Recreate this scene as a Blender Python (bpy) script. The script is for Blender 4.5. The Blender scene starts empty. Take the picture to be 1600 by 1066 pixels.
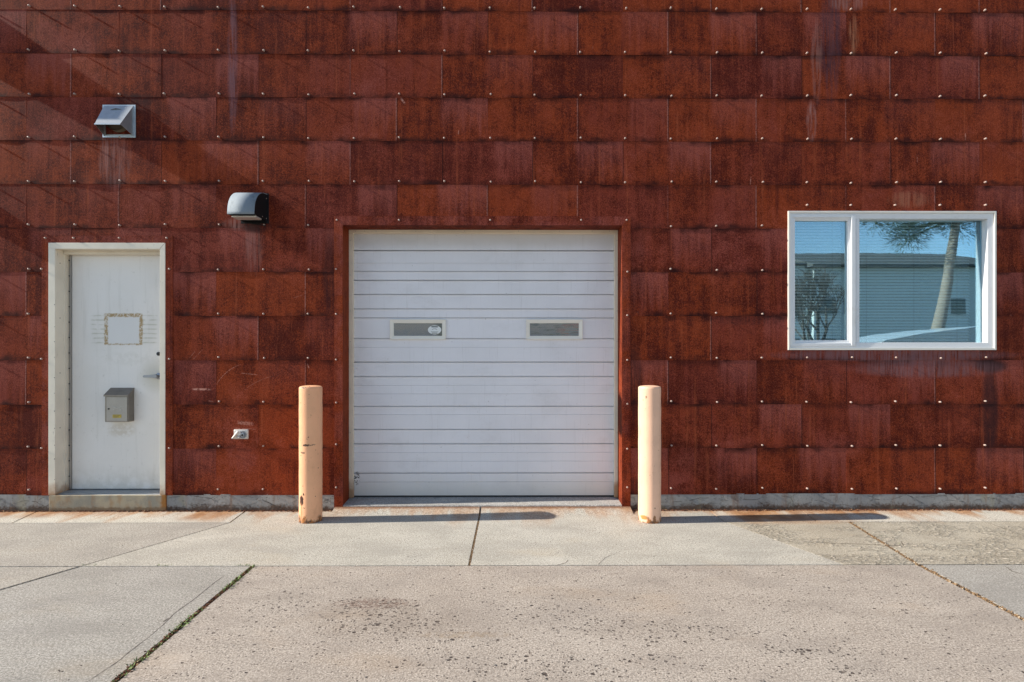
import bpy, bmesh, math, random
from mathutils import Vector, Matrix, noise as mnoise
random.seed(7)
C = bpy.context.scene
COL = C.collection
# ------------------------------------------------------------------ camera, sky, sun
D, H, FPX = 4.94, 1.43, 850.0            # camera distance to the wall, eye height, focal length in px of the 1600 px photo
YAW = math.radians(-0.31)
cam = bpy.data.cameras.new('camera'); co = bpy.data.objects.new('camera', cam); COL.objects.link(co)
co.location = (0, -D, H); co.rotation_euler = (math.pi/2, 0, YAW)
cam.sensor_width = 36; cam.lens = 36*FPX/1600; cam.shift_y = 18/1600; cam.clip_end = 2000; cam.clip_start = .05
C.camera = co
KX, KY, KZ = 1.0, 0.055, -0.565           # direction the sunlight travels
sd = Vector((KX, KY, KZ)).normalized()
el = math.asin(-sd.z); 
w = bpy.data.worlds.new('World'); C.world = w; w.use_nodes = True
nt = w.node_tree; bg = nt.nodes['Background']
sky = nt.nodes.new('ShaderNodeTexSky'); sky.sky_type = 'NISHITA'; sky.sun_disc = False
sky.sun_elevation = el; sky.sun_rotation = math.atan2(-sd.x, -sd.y)
sky.altitude = 1600; sky.air_density = 1.0; sky.dust_density = .3; sky.ozone_density = 2.0
tn = nt.nodes.new('ShaderNodeMix'); tn.data_type = 'RGBA'; tn.blend_type = 'MULTIPLY'; tn.inputs[0].default_value = 1
tn.inputs[7].default_value = (1.12, 1.0, .86, 1)      # the camera's daylight balance, as in the photograph
nt.links.new(sky.outputs[0], tn.inputs[6]); nt.links.new(tn.outputs[2], bg.inputs[0]); bg.inputs[1].default_value = 0.15
sl = bpy.data.lights.new('sun', 'SUN'); so = bpy.data.objects.new('sun', sl); COL.objects.link(so)
sl.energy = 5.0; sl.angle = math.radians(.55); sl.color = (1, .93, .82)
so.rotation_euler = sd.to_track_quat('-Z', 'Y').to_euler(); so.location = (-12, -6, 10)
C.view_settings.view_transform = 'Standard'; C.view_settings.look = 'None'
C.view_settings.exposure = 0.74; C.view_settings.gamma = 1.0
C.render.engine = 'CYCLES'; C.cycles.max_bounces = 8; C.cycles.transparent_max_bounces = 12

# ------------------------------------------------------------------ measuring helpers (photo px -> real planes)
cy_, sy_ = math.cos(YAW), math.sin(YAW)
def ray(px, py):
    a = (px-800)/FPX; b = -(py-551)/FPX
    return Vector((a*cy_ - sy_, a*sy_ + cy_, b))
def W(px, py, y=0.0):
    r = ray(px, py); t = (y+D)/r.y
    return (r.x*t, H + r.z*t)
def G(px, py, z=0.0):
    r = ray(px, py); t = (z-H)/r.z
    return (r.x*t, r.y*t - D)
def WX(px, y=0.0, py=551): return W(px, py, y)[0]
def WZ(py, px=795, y=0.0): return W(px, py, y)[1]

# ------------------------------------------------------------------ node helper
class S:
    """a node socket with arithmetic"""
    def __init__(s, m, sock): s.m = m; s.k = sock
    def _b(a, op, b, rev=False):
        return a.m.math(op, b, a) if rev else a.m.math(op, a, b)
    def __add__(a, b): return a._b('ADD', b)
    __radd__ = __add__
    def __sub__(a, b): return a._b('SUBTRACT', b)
    def __rsub__(a, b): return a._b('SUBTRACT', b, True)
    def __mul__(a, b): return a._b('MULTIPLY', b)
    __rmul__ = __mul__
    def __truediv__(a, b): return a._b('DIVIDE', b)
class Mat:
    def __init__(s, name):
        s.mat = bpy.data.materials.new(name); s.mat.use_nodes = True
        s.nt = s.mat.node_tree; s.b = s.nt.nodes['Principled BSDF']; s.out = s.nt.nodes['Material Output']
        tc = s.nt.nodes.new('ShaderNodeTexCoord'); s.P = S(s, tc.outputs['Object'])
        x = s.nt.nodes.new('ShaderNodeSeparateXYZ'); s.nt.links.new(tc.outputs['Object'], x.inputs[0])
        s.x, s.y, s.z = S(s, x.outputs[0]), S(s, x.outputs[1]), S(s, x.outputs[2])
    def set(s, inp, v):
        if isinstance(v, S): s.nt.links.new(v.k, inp)
        elif v is not None:
            if isinstance(v, (tuple, list)) and len(v) == 3 and len(inp.default_value) == 4: v = (*v, 1)
            inp.default_value = v
    def math(s, op, a, b=None, c=None, clamp=False):
        n = s.nt.nodes.new('ShaderNodeMath'); n.operation = op; n.use_clamp = clamp
        s.set(n.inputs[0], a)
        if b is not None: s.set(n.inputs[1], b)
        if c is not None: s.set(n.inputs[2], c)
        return S(s, n.outputs[0])
    def vec(s, x, y, z):
        n = s.nt.nodes.new('ShaderNodeCombineXYZ')
        for i, v in enumerate((x, y, z)): s.set(n.inputs[i], v)
        return S(s, n.outputs[0])
    def sc(s, sx, sy, sz, ox=0, oy=0, oz=0):
        n = s.nt.nodes.new('ShaderNodeMapping'); s.nt.links.new(s.P.k, n.inputs[0])
        n.inputs['Scale'].default_value = (sx, sy, sz); n.inputs['Location'].default_value = (ox, oy, oz)
        return S(s, n.outputs[0])
    def noise(s, scale=5, detail=4, rough=.55, vec=None, dist=0):
        n = s.nt.nodes.new('ShaderNodeTexNoise'); s.set(n.inputs['Vector'], vec or s.P)
        n.inputs['Scale'].default_value = scale; n.inputs['Detail'].default_value = detail
        n.inputs['Roughness'].default_value = rough; n.inputs['Distortion'].default_value = dist
        return S(s, n.outputs['Fac'])
    def vor(s, scale, vec=None, feature='F1', rnd=1):
        n = s.nt.nodes.new('ShaderNodeTexVoronoi'); n.feature = feature; s.set(n.inputs['Vector'], vec or s.P)
        n.inputs['Scale'].default_value = scale; n.inputs['Randomness'].default_value = rnd
        return S(s, n.outputs['Distance']), (S(s, n.outputs['Color']) if feature == 'F1' else None)
    def sm(s, v, a, b, lo=0., hi=1.):
        n = s.nt.nodes.new('ShaderNodeMapRange'); n.interpolation_type = 'SMOOTHSTEP'
        s.set(n.inputs[0], v)
        for i, q in enumerate((a, b, lo, hi)): n.inputs[i+1].default_value = q
        return S(s, n.outputs[0])
    def mix(s, f, a, b, mode='MIX'):
        n = s.nt.nodes.new('ShaderNodeMix'); n.data_type = 'RGBA'; n.blend_type = mode
        s.set(n.inputs[0], f); s.set(n.inputs[6], a); s.set(n.inputs[7], b)
        return S(s, n.outputs[2])
    def box(s, a, b, x0, x1, y0, y1, e=.01):
        """soft rectangle mask over the two coordinates a, b"""
        return s.sm(a, x0-e, x0+e)*s.sm(a, x1-e, x1+e, 1, 0)*s.sm(b, y0-e, y0+e)*s.sm(b, y1-e, y1+e, 1, 0)
    def blob(s, a, b, x0, y0, rx, ry, soft=.6):
        dx = (a-x0)*(1/rx); dy = (b-y0)*(1/ry)
        return s.sm(dx*dx+dy*dy, 1-soft, 1+soft, 1, 0)
    def attr(s, name):
        n = s.nt.nodes.new('ShaderNodeAttribute'); n.attribute_name = name
        x = s.nt.nodes.new('ShaderNodeSeparateXYZ'); s.nt.links.new(n.outputs['Vector'], x.inputs[0])
        return [S(s, x.outputs[i]) for i in range(3)]
    def bump(s, h, dist=.01, strength=1.0):
        n = s.nt.nodes.new('ShaderNodeBump'); n.inputs['Distance'].default_value = dist
        n.inputs['Strength'].default_value = strength; s.nt.links.new(h.k, n.inputs['Height'])
        s.nt.links.new(n.outputs[0], s.b.inputs['Normal'])
    def fin(s, col=None, rough=None, metal=None, spec=None):
        if col is not None: s.set(s.b.inputs['Base Color'], col)
        if rough is not None: s.set(s.b.inputs['Roughness'], rough)
        if metal is not None: s.set(s.b.inputs['Metallic'], metal)
        if spec is not None: s.set(s.b.inputs['Specular IOR Level'], spec)
        return s.mat

# ------------------------------------------------------------------ materials
def rust_mat(name, wall=True):
    m = Mat(name)
    u, v, _ = m.attr('puv'); r0, r1, r2 = m.attr('prnd')
    warp = m.noise(3, 3)
    big = m.noise(1.1, 4, .6)
    mid = m.noise(6, 6, .65)
    streak = m.noise(1, 5, .6, m.sc(16, 16, 1.3))
    streak2 = m.noise(1, 4, .6, m.sc(45, 45, 3.0, 3, 1, 7))
    speck = m.noise(150, 3, .7)
    fine = m.noise(55, 4, .7)
    grain = m.noise(85, 2, .8)
    t = mid*.45 + streak*.40 + (mid-.5)*.55 + (streak-.5)*.35 + (r0-.5)*.26 + (big-.5)*.9 + (grain-.5)*.62 + (fine-.5)*.6 + .06
    orange = (.262, .043, .0110); dark = (.076, .0098, .0050); purple = (.315, .085, .068); maroon = (.175, .033, .024)
    c = m.mix(m.sm(t, .18, .72), dark, orange)
    # maroon sheets among the orange ones
    c = m.mix(m.sm(r2*.35 + big*.75 + (streak-.5)*.4, .45, .80, 0, .75), c, m.mix(m.sm(t, .2, .7), (.085,.0115,.0085), maroon))
    # dusty purple film on the right half of most sheets, where the sheet above ends, fading downwards
    edge = .50 + (r2-.5)*.16
    fu = m.sm((u - edge) + (warp-.5)*.16, -.03, .05)*.85 + .06
    fv = m.sm(v + (streak-.5)*1.3 + (streak2-.5)*.5, .0, 1.05)
    film = fu*fv*m.sm(r1, .1, .75, .12, 1.)*m.sm(streak2*.4+grain*.6, .30, .62, .35, 1)
    film = film if wall else film*m.sm(m.noise(5, 5, .65), .36, .62)
    film = m.math('MAXIMUM', film, m.sm(big + (mid-.5)*.5 + (grain-.5)*.5, .56, .76, 0, .45))
    c = m.mix(film*.82, c, purple)
    # sun highlight painted along some right edges, dark gap line along left ones
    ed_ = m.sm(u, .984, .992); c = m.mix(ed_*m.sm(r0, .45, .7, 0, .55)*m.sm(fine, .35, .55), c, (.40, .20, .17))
    ed2 = m.sm(u, .006, .014, 1, 0); c = m.mix(ed2*m.sm(r1, .2, .5, 0, .65), c, (.035, .010, .009))
    pep = m.noise(170, 2, .85); c = m.mix(m.sm(pep, .40, .52, .45, 0), c, (.035, .006, .004)); c = m.mix(m.sm(pep, .54, .70, 0, .32), c, (.46, .15, .085))
    runs = m.noise(1, 4, .65, m.sc(24, 24, .8, 1, 1, 3)); c = m.mix(m.sm(runs, .56, .72, 0, .5), c, (.07, .011, .008)); c = m.mix(m.sm(runs, .30, .42, .35, 0), c, (.36, .085, .035))
    # darker bands just above each lap and under it
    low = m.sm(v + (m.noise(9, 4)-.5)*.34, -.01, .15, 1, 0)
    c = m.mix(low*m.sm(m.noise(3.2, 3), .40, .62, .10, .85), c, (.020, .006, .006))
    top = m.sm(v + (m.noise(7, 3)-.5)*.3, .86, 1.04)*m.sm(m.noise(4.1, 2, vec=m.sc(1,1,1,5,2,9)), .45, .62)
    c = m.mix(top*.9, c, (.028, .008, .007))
    # pale lime specks and thin runs
    sp = m.sm(m.noise(70, 2, .6, m.sc(1, 1, .45, 4, 4, 4)), .70, .78)*m.sm(m.noise(2.3, 3, vec=m.sc(1,1,1,9,9,1)), .5, .68)
    c = m.mix(sp*.35, c, (.42, .22, .17))
    if wall:
        def st(px, py, rx, ry, col, k, soft=.7, thr=(.35,.6), nz=None):
            nonlocal c
            x0, z0 = W(px, py)
            wx = m.x + (m.noise(5, 3)-.5)*.05
            f = m.blob(wx, m.z, x0, z0, rx*.00581, ry*.00581, soft)*m.sm(nz or streak2, thr[0], thr[1])
            c = m.mix(f*k, c, col)
        pale = (.34, .175, .155); blk = (.030, .013, .014); vio = (.17, .085, .10)
        st(180, 250, 22, 42, pale, .45, thr=(.3,.7)); st(163, 245, 8, 30, pale, .35)
        st(172, 250, 3, 40, blk, .4)
        st(396, 385, 14, 40, pale, .38, thr=(.3,.7)); st(378, 350, 26, 10, pale, .55)
        st(400, 352, 22, 12, blk, .8, thr=(.25,.5))
        st(364, 95, 7, 95, vio, .75, thr=(.3,.6), soft=.9); st(1298, 60, 15, 90, (.07,.035,.045), .7, thr=(.3,.6)); st(1276, 95, 8, 60, pale, .35)
        st(1333, 55, 7, 30, (.45,.2,.11), .5); st(1268, 190, 7, 28, pale, .75)
        st(1325, 5, 26, 12, pale, .5); st(1547, 640, 13, 70, blk, .7, thr=(.2,.45)); st(1548, 572, 24, 10, blk, .85, thr=(.2,.4))
        st(1420, 312, 30, 12, (.36,.15,.09), .5)
        st(990, 600, 14, 60, blk, .55, thr=(.3,.5)); st(990, 770, 16, 22, blk, .6, thr=(.3,.5))
        st(515, 430, 9, 60, blk, .5, thr=(.3,.5)); st(1170, 500, 60, 8, blk, .35)
        st(222, 200, 22, 40, blk, .35, thr=(.25,.6)); st(1450, 575, 110, 14, (.19,.10,.105), .7, thr=(.3,.6))
        st(1395, 555, 170, 9, (.19,.10,.105), .75, thr=(.3,.6)); st(205, 158, 34, 10, blk, .5, thr=(.25,.6))
        # rubbed-bright scrapes near the entrance
        def scr(x0, y0, x1, y1, wd, k, bend=0.0):
            nonlocal c
            ax, az = W(x0, y0); bx_, bz = W(x1, y1)
            L = math.hypot(bx_-ax, bz-az); ux, uz = (bx_-ax)/L, (bz-az)/L
            dx = m.x-ax; dz = m.z-az
            al = (dx*ux + dz*uz)*(1/L); pe = dz*ux - dx*uz
            if bend: pe = pe + (al*al - al)*bend
            f = m.sm(m.math('ABSOLUTE', pe), wd*.4, wd, 1, 0)*m.sm(al, -.02, .15)*m.sm(al, .75, 1.02, 1, 0)
            c = m.mix(f*m.sm(fine, .38, .55)*k, c, (.52, .25, .19))
        scr(300, 608, 331, 609, .012, .95); scr(338, 602, 378, 569, .004, .6, .12)
        scr(296, 560, 306, 548, .003, .5); scr(302, 562, 318, 545, .003, .5)
        scr(376, 583, 404, 586, .004, .6); scr(325, 626, 334, 628, .005, .5)
        scr(380, 611, 430, 587, .003, .35, .08); scr(458, 466, 476, 460, .003, .4); scr(480, 568, 483, 576, .006, .7)
        scr(370, 660, 398, 663, .022, .55); scr(364, 669, 402, 671, .004, .8)
        scr(626, 153, 633, 163, .011, .9); scr(717, 203, 716, 211, .004, .7)
        scr(1173, 276, 1172, 290, .006, .5); scr(1508, 208, 1508, 220, .006, .7); scr(1433, 245, 1433, 255, .004, .7)
    m.bump(fine*.5 + grain*.6 + streak2*.2, .0011, .9)
    return m.fin(c, .66, 0, .07)

def concrete_mat(name, base, tint, pits=0., rusty=0., spall=0., dens=None, grime=.5):
    m = Mat(name)
    big = m.noise(.9, 5, .6); mid = m.noise(5, 6, .6); fine = m.noise(45, 5, .7); grit = m.noise(230, 3, .75)
    agg, aggc = m.vor(150)
    c = m.mix(m.sm(big, .3, .7), base, tint)
    c = m.mix(m.sm(mid, .42, .75, 0, grime*.55), c, tuple(q*.66 for q in base))
    c = m.mix(m.sm(fine, .46, .72, 0, .45), c, tuple(q*.6 for q in base))
    g2 = m.noise(110, 2, .8)
    c = m.mix(m.sm(g2, .37, .5, .8, 0), c, tuple(q*.42 for q in base)); c = m.mix(m.sm(g2, .53, .66, 0, .8), c, tuple(min(.85, q*1.6) for q in tint))
    g3 = m.noise(62, 2, .7, m.sc(1,1,1,3,8,0)); c = m.mix(m.sm(g3, .33, .45, .6, 0), c, tuple(q*.5 for q in base)); c = m.mix(m.sm(g3, .58, .70, 0, .45), c, tuple(min(.85, q*1.4) for q in tint))
    c = m.mix(m.sm(grit, .34, .5, .7, 0), c, tuple(q*.5 for q in base))
    c = m.mix(m.sm(grit, .56, .72, 0, .40), c, tuple(min(.8, q*1.45) for q in tint))
    # oily grey swathes running with the traffic
    sw = m.noise(1, 4, .6, m.sc(.7, 3.2, 1, 2, 3, 0))
    c = m.mix(m.sm(sw, .52, .72, 0, .30), c, (base[0]*.62, base[1]*.62, base[2]*.62))
    pt_ = m.noise(1.7, 6, .68, m.sc(1, 1.7, 1, 4, 9, 0)); c = m.mix(m.sm(pt_, .47, .60, 0, .30), c, (base[0]*.60, base[1]*.60, base[2]*.62)); c = m.mix(m.sm(pt_, .30, .44, .30, 0), c, tuple(min(.8, q*1.22) for q in tint))
    dr = m.noise(16, 6, .75, m.sc(1, 1.5, 1)); c = m.mix(m.sm(dr, .55, .68, 0, .42), c, (base[0]*.52, base[1]*.48, base[2]*.44))
    warm = m.noise(1.3, 4, .6, m.sc(.8, 1.6, 1, 8, 1, 0))
    c = m.mix(m.sm(warm, .55, .75, 0, .25), c, (base[0]*.98, base[1]*.82, base[2]*.62))
    h = fine*.5 + grit*.55 + g2*.5
    if pits:
        dn = m.sm(m.noise(2.2, 4, .65, m.sc(1, 1.6, 1, 1, 6, 0)), .42, .74, 0, .32)
        for (gx, gy, rx, ry, kk) in (dens or []):
            X, Y = G(gx, gy); dn = dn + m.blob(m.x, m.y, X, Y, rx, ry, .9)*kk
        tot = None
        for sc_, off, r0_, th in ((42, 0, .30, .80), (75, 5, .30, .72), (22, 11, .22, .93)):
            vv = m.sc(1, 1.25, 1, off, off*2, 0)
            wv = m.nt.nodes.new('ShaderNodeVectorMath'); wv.operation = 'MULTIPLY_ADD'
            nz = m.nt.nodes.new('ShaderNodeTexNoise'); nz.inputs['Scale'].default_value = 90
            m.nt.links.new(m.P.k, nz.inputs['Vector']); m.nt.links.new(nz.outputs['Color'], wv.inputs[0])
            wv.inputs[1].default_value = (.012, .012, 0); m.nt.links.new(vv.k, wv.inputs[2])
            d, cc = m.vor(sc_, S(m, wv.outputs[0]))
            sp = m.nt.nodes.new('ShaderNodeSeparateColor'); m.nt.links.new(cc.k, sp.inputs[0])
            rr = S(m, sp.outputs[0]); r2 = S(m, sp.outputs[1])
            on = m.sm(rr + dn*.42, th+.14, th+.18)
            rad = r2*r0_ + .08
            f = m.sm(d - rad, -.05, .03, 1, 0)*on
            tot = f if tot is None else m.math('MAXIMUM', tot, f)
        c = m.mix(tot*m.sm(m.noise(30, 2), .3, .6, .65, 1.0)*pits, c, (.060, .045, .038))
        h = h - tot*6
    if pits:
        X_, Y_ = G(585, 943); c = m.mix(m.blob(m.x, m.y, X_, Y_, .20, .06, .95)*m.sm(m.noise(40, 4, .7), .40, .58)*.75, c, (.17, .105, .08))
        X_, Y_ = G(720, 992); c = m.mix(m.blob(m.x, m.y, X_, Y_, .22, .03, .95)*m.sm(m.noise(20, 4), .35, .6)*.5, c, (.24, .17, .10))
        X_, Y_ = G(600, 965); c = m.mix(m.blob(m.x, m.y, X_, Y_, .5, .22, .95)*m.sm(mid, .35, .6)*.28, c, (.20, .155, .12))
    if spall:
        sh = m.sm(m.noise(2.5, 4, .6, m.sc(.8, 2, 1, 3, 3, 0)), .44, .58)
        ch = m.noise(38, 4, .6, m.sc(.6, 1.3, 1))
        h = h + m.sm(ch, .45, .6)*sh*5*spall
        c = m.mix(sh*m.sm(ch, .5, .62)*.6*spall, c, (.66, .58, .47))
        c = m.mix(sh*m.sm(ch, .36, .46, 1, 0)*.25*spall, c, tuple(q*.5 for q in base))
    if rusty:
        # rust water carried down from the steel onto the concrete beside the wall
        wv = m.noise(1, 4, .6, m.sc(2.2, .5, 1, 1, 0, 0)); wv2 = m.noise(1, 4, .6, m.sc(7, 1.5, 1, 6, 0, 0))
        reach = m.sm(wv*.75 + wv2*.25, .38, .64, .03, .55)
        f = m.sm((m.y*(-1))/reach, .15, 1.1, 1, 0)
        f = f*m.sm(wv2*.35+fine*.35+mid*.3, .32, .62, .15, 1)
        c = m.mix(m.math('MINIMUM', f*rusty*1.25, .9), c, m.mix(m.sm(fine, .4, .6), (.45, .22, .085), (.25, .115, .045)))
        for (gx_, gy_, rx_, ry_, k_) in ((1205, 803, .42, .17, .95), (1240, 812, .5, .12, .6), (60, 803, .35, .12, .6), (250, 800, .14, .16, .8), (318, 803, .20, .17, .8), (30, 800, .2, .1, .7), (1000, 797, .25, .10, .8), (1330, 800, .3, .08, .6), (560, 797, .3, .06, .6), (860, 797, .35, .06, .6)):
            X_, Y_ = G(gx_, gy_); wx_ = m.x + (mid-.5)*.25
            c = m.mix(m.blob(wx_, m.y, X_, Y_, rx_, ry_, .95)*m.sm(wv2*.4+mid*.6, .34, .54, .25, 1)*min(1, k_*1.3)*rusty, c, m.mix(m.sm(mid, .35, .65), (.42, .20, .065), (.24, .105, .040)))
        c = m.mix(m.sm(m.y + (fine-.5)*.05, -.06, -.015)*.8, c, (.14, .060, .030))
    m.bump(h + g3*.3, .0020, .9)
    return m.fin(c, .88, 0, .25)

def plain(name, col, rough=.5, metal=0., spec=.5, var=.25, scale=8, bump=0., dirt=None, streaks=0.):
    m = Mat(name)
    n = m.noise(scale, 5, .6); f = m.noise(scale*14, 3, .6)
    c = m.mix(m.sm(n*.6+f*.4, .35, .65, 0, var), col, tuple(q*.62 for q in col))
    if streaks:
        s_ = m.noise(1, 4, .6, m.sc(26, 26, 2)); c = m.mix(m.sm(s_, .5, .72, 0, streaks), c, dirt or tuple(q*.5 for q in col))
    elif dirt: c = m.mix(m.sm(m.noise(scale*.6, 6, .7), .55, .72, 0, .5), c, dirt)
    if bump: m.bump(f, bump, 1)
    return m.fin(c, rough, metal, spec)

def paint_door():
    m = Mat('door_paint')
    c = m.mix(m.sm(m.noise(2.2, 5), .35, .7), (.79, .765, .735), (.73, .705, .67))
    c = m.mix(m.sm(m.noise(1, 5, .65, m.sc(20, 20, 1.4)), .52, .75, 0, .25), c, (.45, .43, .38))
    c = m.mix(m.sm(m.noise(26, 4, .7), .6, .76, 0, .3), c, (.40, .38, .34))
    yb = .14
    def P(px, py): return W(px, py, yb)
    x0, z1 = P(163, 490); x1, z0 = P(223, 539)
    wob = (m.noise(38, 3)-.5)*.030
    X = m.x + wob; Z = m.z + wob
    bw = .034
    outer = m.box(X, Z, x0, x1, z0, z1, .006); inner = m.box(X, Z, x0+bw, x1-bw, z0+bw*.35, z1-bw, .006)
    ring = outer*(1-inner)
    c = m.mix(ring*m.sm(m.noise(60, 4, .7), .38, .54, .25, .95), c, (.36, .235, .085))
    c = m.mix(inner*.7, c, (.68, .68, .68))
    # combed glue ridges either side
    a0, b1 = P(143, 491); a1, b0 = P(245, 538)
    gl = m.box(m.x, m.z, a0, a1, b0, b1, .02)*(1-outer)
    rid = m.sm(m.math('SINE', (m.z + (m.noise(9,2)-.5)*.01)*(2*math.pi/.042)), .35, .95)
    c = m.mix(gl*(rid*.45+.10)*m.sm(m.noise(14, 4), .3, .6), c, (.38, .37, .27))
    # grime around the handle, run below the mailbox
    hx, hz = P(243, 588); c = m.mix(m.blob(m.x, m.z, hx, hz, .13, .13, .9)*.35, c, (.42, .40, .30))
    hx, hz = P(190, 672); c = m.mix(m.blob(m.x, m.z, hx, hz, .12, .06, .9)*.4*m.sm(m.noise(30,3), .3, .6), c, (.42, .34, .22))
    hx, hz = P(205, 560); c = m.mix(m.blob(m.x, m.z, hx, hz, .25, .06, .9)*.12*m.sm(m.noise(20,3), .4, .6), c, (.36, .35, .27))
    c = m.mix(m.sm(m.z, .15, .42, .35, 0)*m.sm(m.noise(12,5), .35, .6), c, (.42, .38, .30))
    m.bump(m.noise(60, 4)*.5 + m.noise(9, 3), .0012, .5)
    return m.fin(c, .42, 0, .4)

def paint_frame(name='frame_paint', base=(.76, .69, .57)):
    m = Mat(name)
    c = m.mix(m.sm(m.noise(4, 5), .35, .7), base, tuple(q*.88 for q in base))
    c = m.mix(m.sm(m.noise(1, 5, .7, m.sc(60, 60, 9)), .66, .73, 0, .7), c, (.12, .085, .06))
    c = m.mix(m.sm(m.z + (m.noise(14,4)-.5)*.16, .14, .27, .85, 0), c, (.34, .17, .07))
    return m.fin(c, .5, 0, .4)

def garage_mat():
    m = Mat('garage_paint')
    c = m.mix(m.sm(m.noise(1.5, 5), .35, .7), (.745, .735, .765), (.685, .675, .70))
    c = m.mix(m.sm(m.noise(1, 5, .65, m.sc(70, 70, 3)), .55, .78, 0, .28), c, (.42, .40, .40))
    c = m.mix(m.sm(m.z + (m.noise(6,4)-.5)*.15, .06, .34, .42, 0), c, (.50, .43, .29))
    c = m.mix(m.sm(m.z + (m.noise(5,4)-.5)*.1, 2.36, 2.5, 0, .35), c, (.36, .31, .25))  # top band darkened in the colour, as shade under the opening's head
    c = m.mix(m.sm(m.noise(3.4, 6, .7, m.sc(.6, 1, 1)), .52, .70, 0, .22), c, (.46, .44, .43)); c = m.mix(m.sm(m.noise(38, 3, .7), .70, .74, 0, .5), c, (.25, .22, .20))
    # small scuffs at the lower left corner
    X, Z = W(556, 748, .2)
    c = m.mix(m.blob(m.x, m.z, X, Z, .035, .06, .8)*m.sm(m.noise(70, 3), .52, .58), c, (.06, .05, .045))
    m.bump(m.noise(1, 3, .6, m.sc(260, 260, 12))*.12 + m.noise(2.6, 3), .005, .7)
    return m.fin(c, .42, 0, .4)

def bollard_mat(name, base, seed, marks):
    m = Mat(name)
    c = m.mix(m.sm(m.noise(5, 5), .35, .7), base, tuple(q*.90 for q in base))
    c = m.mix(m.sm(m.noise(1, 4, .6, m.sc(22, 22, 2, seed, 0, 0)), .55, .8, 0, .25), c, tuple(q*.75 for q in base))
    c = m.mix(m.sm(m.noise(11, 6, .7, m.sc(1, 1, .6, seed, 3, 0)), .56, .70, 0, .35), c, tuple(q*v for q, v in zip(base, (.62, .55, .5))))
    # rust creeping up at the foot
    f = m.sm(m.z + (m.noise(20, 4, .6, m.sc(1, 1, .5, seed, seed, 0))-.5)*.22, .008, .045, 1, 0)
    c = m.mix(f*.95, c, m.mix(m.sm(m.noise(40, 3), .4, .6), (.36, .13, .03), (.05, .025, .018)))
    c = m.mix(m.sm(m.noise(48, 4, .6, m.sc(1, 1, .7, seed*3, 1, 0)), .69, .71), c, (.16, .07, .035))
    for (x0, z0, rx, rz, col, k) in marks:
        wz = m.z + (m.noise(60, 3)-.5)*.02; wx = m.x + (m.noise(45, 3)-.5)*.02
        front = m.sm(m.y, 0, .01, 1, 0)
        c = m.mix(m.blob(wx, wz, x0, z0, rx, rz, .35)*front*k, c, col)
    m.bump(m.noise(30, 4)*.5 + m.noise(120, 2)*.3, .0016, .8)
    return m.fin(c, m.sm(m.noise(14, 4), .4, .65, .42, .62), 0, .4)

def glass_mat(name, refl=.3, tint=(.75, .9, 1.0), see=(.75, .85, .85), rough=0.0):
    m = Mat(name); nt = m.nt
    nt.nodes.remove(m.b)
    g = nt.nodes.new('ShaderNodeBsdfGlossy'); g.inputs['Color'].default_value = (*tint, 1); g.inputs['Roughness'].default_value = rough
    t = nt.nodes.new('ShaderNodeBsdfTransparent'); t.inputs[0].default_value = (*see, 1)
    fr = nt.nodes.new('ShaderNodeFresnel'); fr.inputs[0].default_value = 1.5
    f = m.math('ADD', S(m, fr.outputs[0]), refl, clamp=True)
    mx = nt.nodes.new('ShaderNodeMixShader'); nt.links.new(f.k, mx.inputs[0])
    nt.links.new(t.outputs[0], mx.inputs[1]); nt.links.new(g.outputs[0], mx.inputs[2])
    nt.links.new(mx.outputs[0], m.out.inputs['Surface'])
    # very slight waviness of the sheet
    bp = nt.nodes.new('ShaderNodeBump'); bp.inputs['Distance'].default_value = .0006; bp.inputs['Strength'].default_value = .35
    nt.links.new(m.noise(3, 2).k, bp.inputs['Height']); nt.links.new(bp.outputs[0], g.inputs['Normal'])
    return m.mat

M = {}
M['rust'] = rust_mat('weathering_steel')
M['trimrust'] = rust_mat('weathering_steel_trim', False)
M['found'] = concrete_mat('foundation_concrete', (.26, .25, .235), (.33, .32, .30), rusty=0, spall=.5)
M['apron'] = concrete_mat('apron_concrete', (.54, .49, .41), (.59, .54, .465), rusty=.75, grime=.3)
M['slab_mid'] = concrete_mat('pale_slab_concrete', (.455, .42, .355), (.50, .47, .41), rusty=.5, grime=.5)
M['slab_left'] = concrete_mat('left_slab_concrete', (.39, .355, .305), (.425, .39, .34), grime=.55)
M['slab_grey'] = concrete_mat('grey_slab_concrete', (.355, .33, .29), (.395, .37, .335), grime=.6)
M['slab_spall'] = concrete_mat('spalled_slab_concrete', (.42, .36, .275), (.45, .41, .335), spall=1.2, rusty=.55, grime=.5)
M['slab_pit'] = concrete_mat('pitted_slab_concrete', (.40, .34, .285), (.44, .385, .33), pits=1., grime=.5,
    dens=[(585, 943, .24, .075, 2.6), (610, 970, .32, .16, 1.3), (1010, 985, .5, .12, .7), (690, 1000, .3, .05, .5), (760, 1035, .5, .12, .45), (900, 960, .45, .16, .4), (1225, 1015, .11, .05, 1.2), (1325, 1018, .26, .035, 1.1), (1330, 1050, .12, .04, 1.),
          (960, 1040, .4, .1, .4), (430, 950, .16, .22, .45), (860, 1062, .12, .07, .9)])
M['sill'] = concrete_mat('sill_concrete', (.40, .385, .36), (.45, .43, .40), grime=.7)
M['step_'] = concrete_mat('step_concrete', (.36, .32, .25), (.31, .29, .24), rusty=0, grime=.8)
M['earth'] = plain('joint_dirt', (.085, .055, .036), .95, var=.6, scale=20)
M['asphalt'] = plain('asphalt', (.055, .054, .053), .9, var=.4, scale=3)
M['door'] = paint_door(); M['frame'] = paint_frame(); M['garage'] = garage_mat()
M['gframe'] = paint_frame('garage_trim_paint', (.78, .68, .54))
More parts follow.
